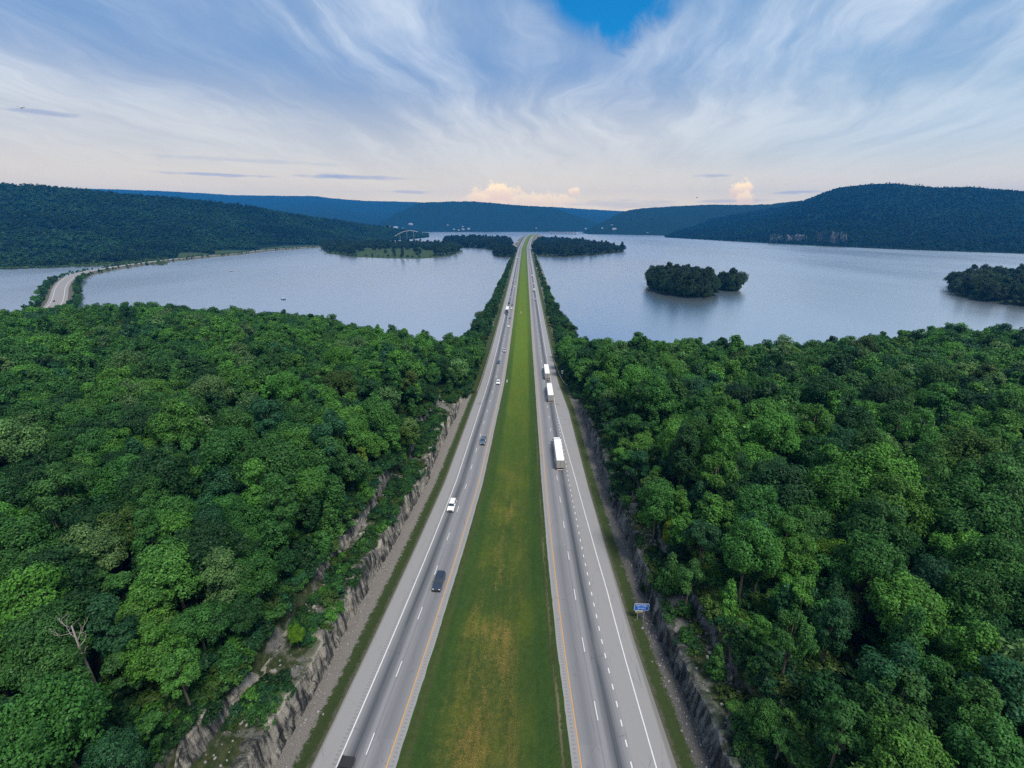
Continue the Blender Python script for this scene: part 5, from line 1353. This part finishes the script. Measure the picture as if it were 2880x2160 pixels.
def boat(label, u, v, L, col):
    x, y = on_plane(u, v, 0); r = empty('boat', (x, y, 0), rng.uniform(-.3, .3)); props(r, label, 'boat', 'boats on the lake')
    bmq = bmesh.new(); n = 9
    lo = []; hi = []
    for k in range(n):
        t = k / (n - 1); w_ = L * .17 * (1 - t ** 3) + .02; xx = -L / 2 + L * t
        hi += [(xx, -w_, .75 + .35 * t * t), (xx, w_, .75 + .35 * t * t)]; lo += [(xx * .95, -w_ * .6, -.25), (xx * .95, w_ * .6, -.25)]
    H_ = [bmq.verts.new(c) for c in hi]; Lw = [bmq.verts.new(c) for c in lo]
    for k in range(n - 1):
        i = 2 * k
        bmq.faces.new((H_[i], H_[i + 2], Lw[i + 2], Lw[i])); bmq.faces.new((H_[i + 1], Lw[i + 1], Lw[i + 3], H_[i + 3])); bmq.faces.new((Lw[i], Lw[i + 2], Lw[i + 3], Lw[i + 1])); bmq.faces.new((H_[i], H_[i + 1], H_[i + 3], H_[i + 2]))
    bmq.faces.new((H_[0], Lw[0], Lw[1], H_[1]))
    link('hull', bm_mesh('hull', bmq), col, r)
    link('console', box_mesh('console', -L * .1, L * .08, -.5, .5, .7, 1.7, bevel=.05), M['glass'], r); link('canopy', box_mesh('canopy', -L * .25, L * .12, -L * .14, L * .14, 2.3, 2.4), M['sign_white'], r)
    link('outboard_motor', box_mesh('outboard_motor', -L / 2 - .5, -L / 2, -.25, .25, 0, 1.3, bevel=.06), M['trim'], r)
    for s in (-1, 1): link('post', box_mesh('post', -L * .22, -L * .2, s * L * .12 - .04, s * L * .12 + .04, .7, 2.3), M['galv'], r)
boat('dark motorboat drifting on the left lake beyond the curving road', 653, 764, 8.5, PNT['grey'])
boat('small blue motorboat on the left lake near the wood', 798, 843, 6.0, PNT['teal'])
boat('slim pale boat off the tip of the peninsula', 1302, 707.5, 10, PNT['silver'])
x, y = on_plane(1270, 713, 0.0); jt = empty('jetty', (x, y, 0)); props(jt, 'dark wooden jetty at the tip of the peninsula', 'jetty')
link('deck', box_mesh('deck', -8, 24, -2, 2, 1.0, 1.3), M['post'], jt)
for k in range(6): link('pile', box_mesh('pile', -6 + k * 5.6, -5.6 + k * 5.6, -1.6, -1.2, -2, 1.0), M['post'], jt)
link('shed', box_mesh('shed', 8, 16, -2, 2, 1.3, 4.2, bevel=.1), M['post'], jt)
M['feather'] = plain('dark_feathers', (.012, .011, .011), .8, var=.2, scale=4); M['feather_pale'] = plain('pale_feathers', (.6, .58, .55), .8)
def bird(label, u, v, D, span, flap, rz, pale=False):
    x, y, z = at_dist(u, v, D); r = empty('bird', (x, y, z), rz); r.scale = (span, span, span); props(r, label, 'bird', 'birds in flight')
    bmq = bmesh.new()
    for k in range(1): add_tube(bmq, [(0, -.20, 0), (0, -.12, .0), (0, 0, .01), (0, .12, .015), (0, .17, .03), (0, .215, .03), (0, .25, .02)], [.015, .045, .065, .05, .032, .03, .004], 8)
    bmq.faces.new([bmq.verts.new(c) for c in ((-.015, -.17, 0), (.015, -.17, 0), (.06, -.33, .0), (-.06, -.33, .0))])
    link('body', bm_mesh('body', bmq, True), M['feather'], r)
    for s in (-1, 1):
        bmq = bmesh.new(); f = flap
        rows_ = [[(s * .04, .09, .02), (s * .22, .12, .02 + f * .10), (s * .40, .06, .02 + f * .15), (s * .5, -.04, .02 + f * .13)], [(s * .04, -.09, .015), (s * .22, -.07, .015 + f * .10), (s * .40, -.08, .015 + f * .15), (s * .49, -.08, .015 + f * .13)]]
        a_ = [bmq.verts.new(c) for c in rows_[0]]; b2 = [bmq.verts.new(c) for c in rows_[1]]; a2 = [bmq.verts.new(Vector(c) + Vector((0, 0, -.02))) for c in rows_[0]]
        for k in range(3): bmq.faces.new((a_[k], a_[k + 1], b2[k + 1], b2[k])); bmq.faces.new((a2[k], b2[k], b2[k + 1], a2[k + 1]))
        link('wing', bm_mesh('wing', bmq), M['feather'], r)
    if pale: link('tail_band', box_mesh('tail_band', -.04, .06, -.3, -.2, .004, .02), M['feather_pale'], r)
bird('dark bird with a pale tail patch flying before the left ridge', 1091, 637, 70, 1.35, .8, 1.2, True)
bird('dark bird gliding in the sky near the left edge', 60, 304, 80, 1.1, .9, .5)
bird('distant dark bird low in the sky left of the right-hand orange cloud', 1960, 556, 110, .9, .5, 1.0)

# ------------------------------------------------------------------ air
bm = bmesh.new(); add_box(bm, -10500, 10500, -700, 10000, -8, 680)
hz_me = bm_mesh('haze', bm); hm = bpy.data.materials.new('haze'); hm.use_nodes = True; hm.node_tree.nodes.clear()
pv = hm.node_tree.nodes.new('ShaderNodeVolumePrincipled'); oo = hm.node_tree.nodes.new('ShaderNodeOutputMaterial')
pv.inputs['Color'].default_value = (0.02, 0.35, 1.0, 1); pv.inputs['Density'].default_value = 7.2e-5; pv.inputs['Anisotropy'].default_value = 0.0
hm.node_tree.links.new(pv.outputs[0], oo.inputs['Volume'])
hz_me.materials.append(hm)
ho = link('haze', hz_me); props(ho, kind='stuff')
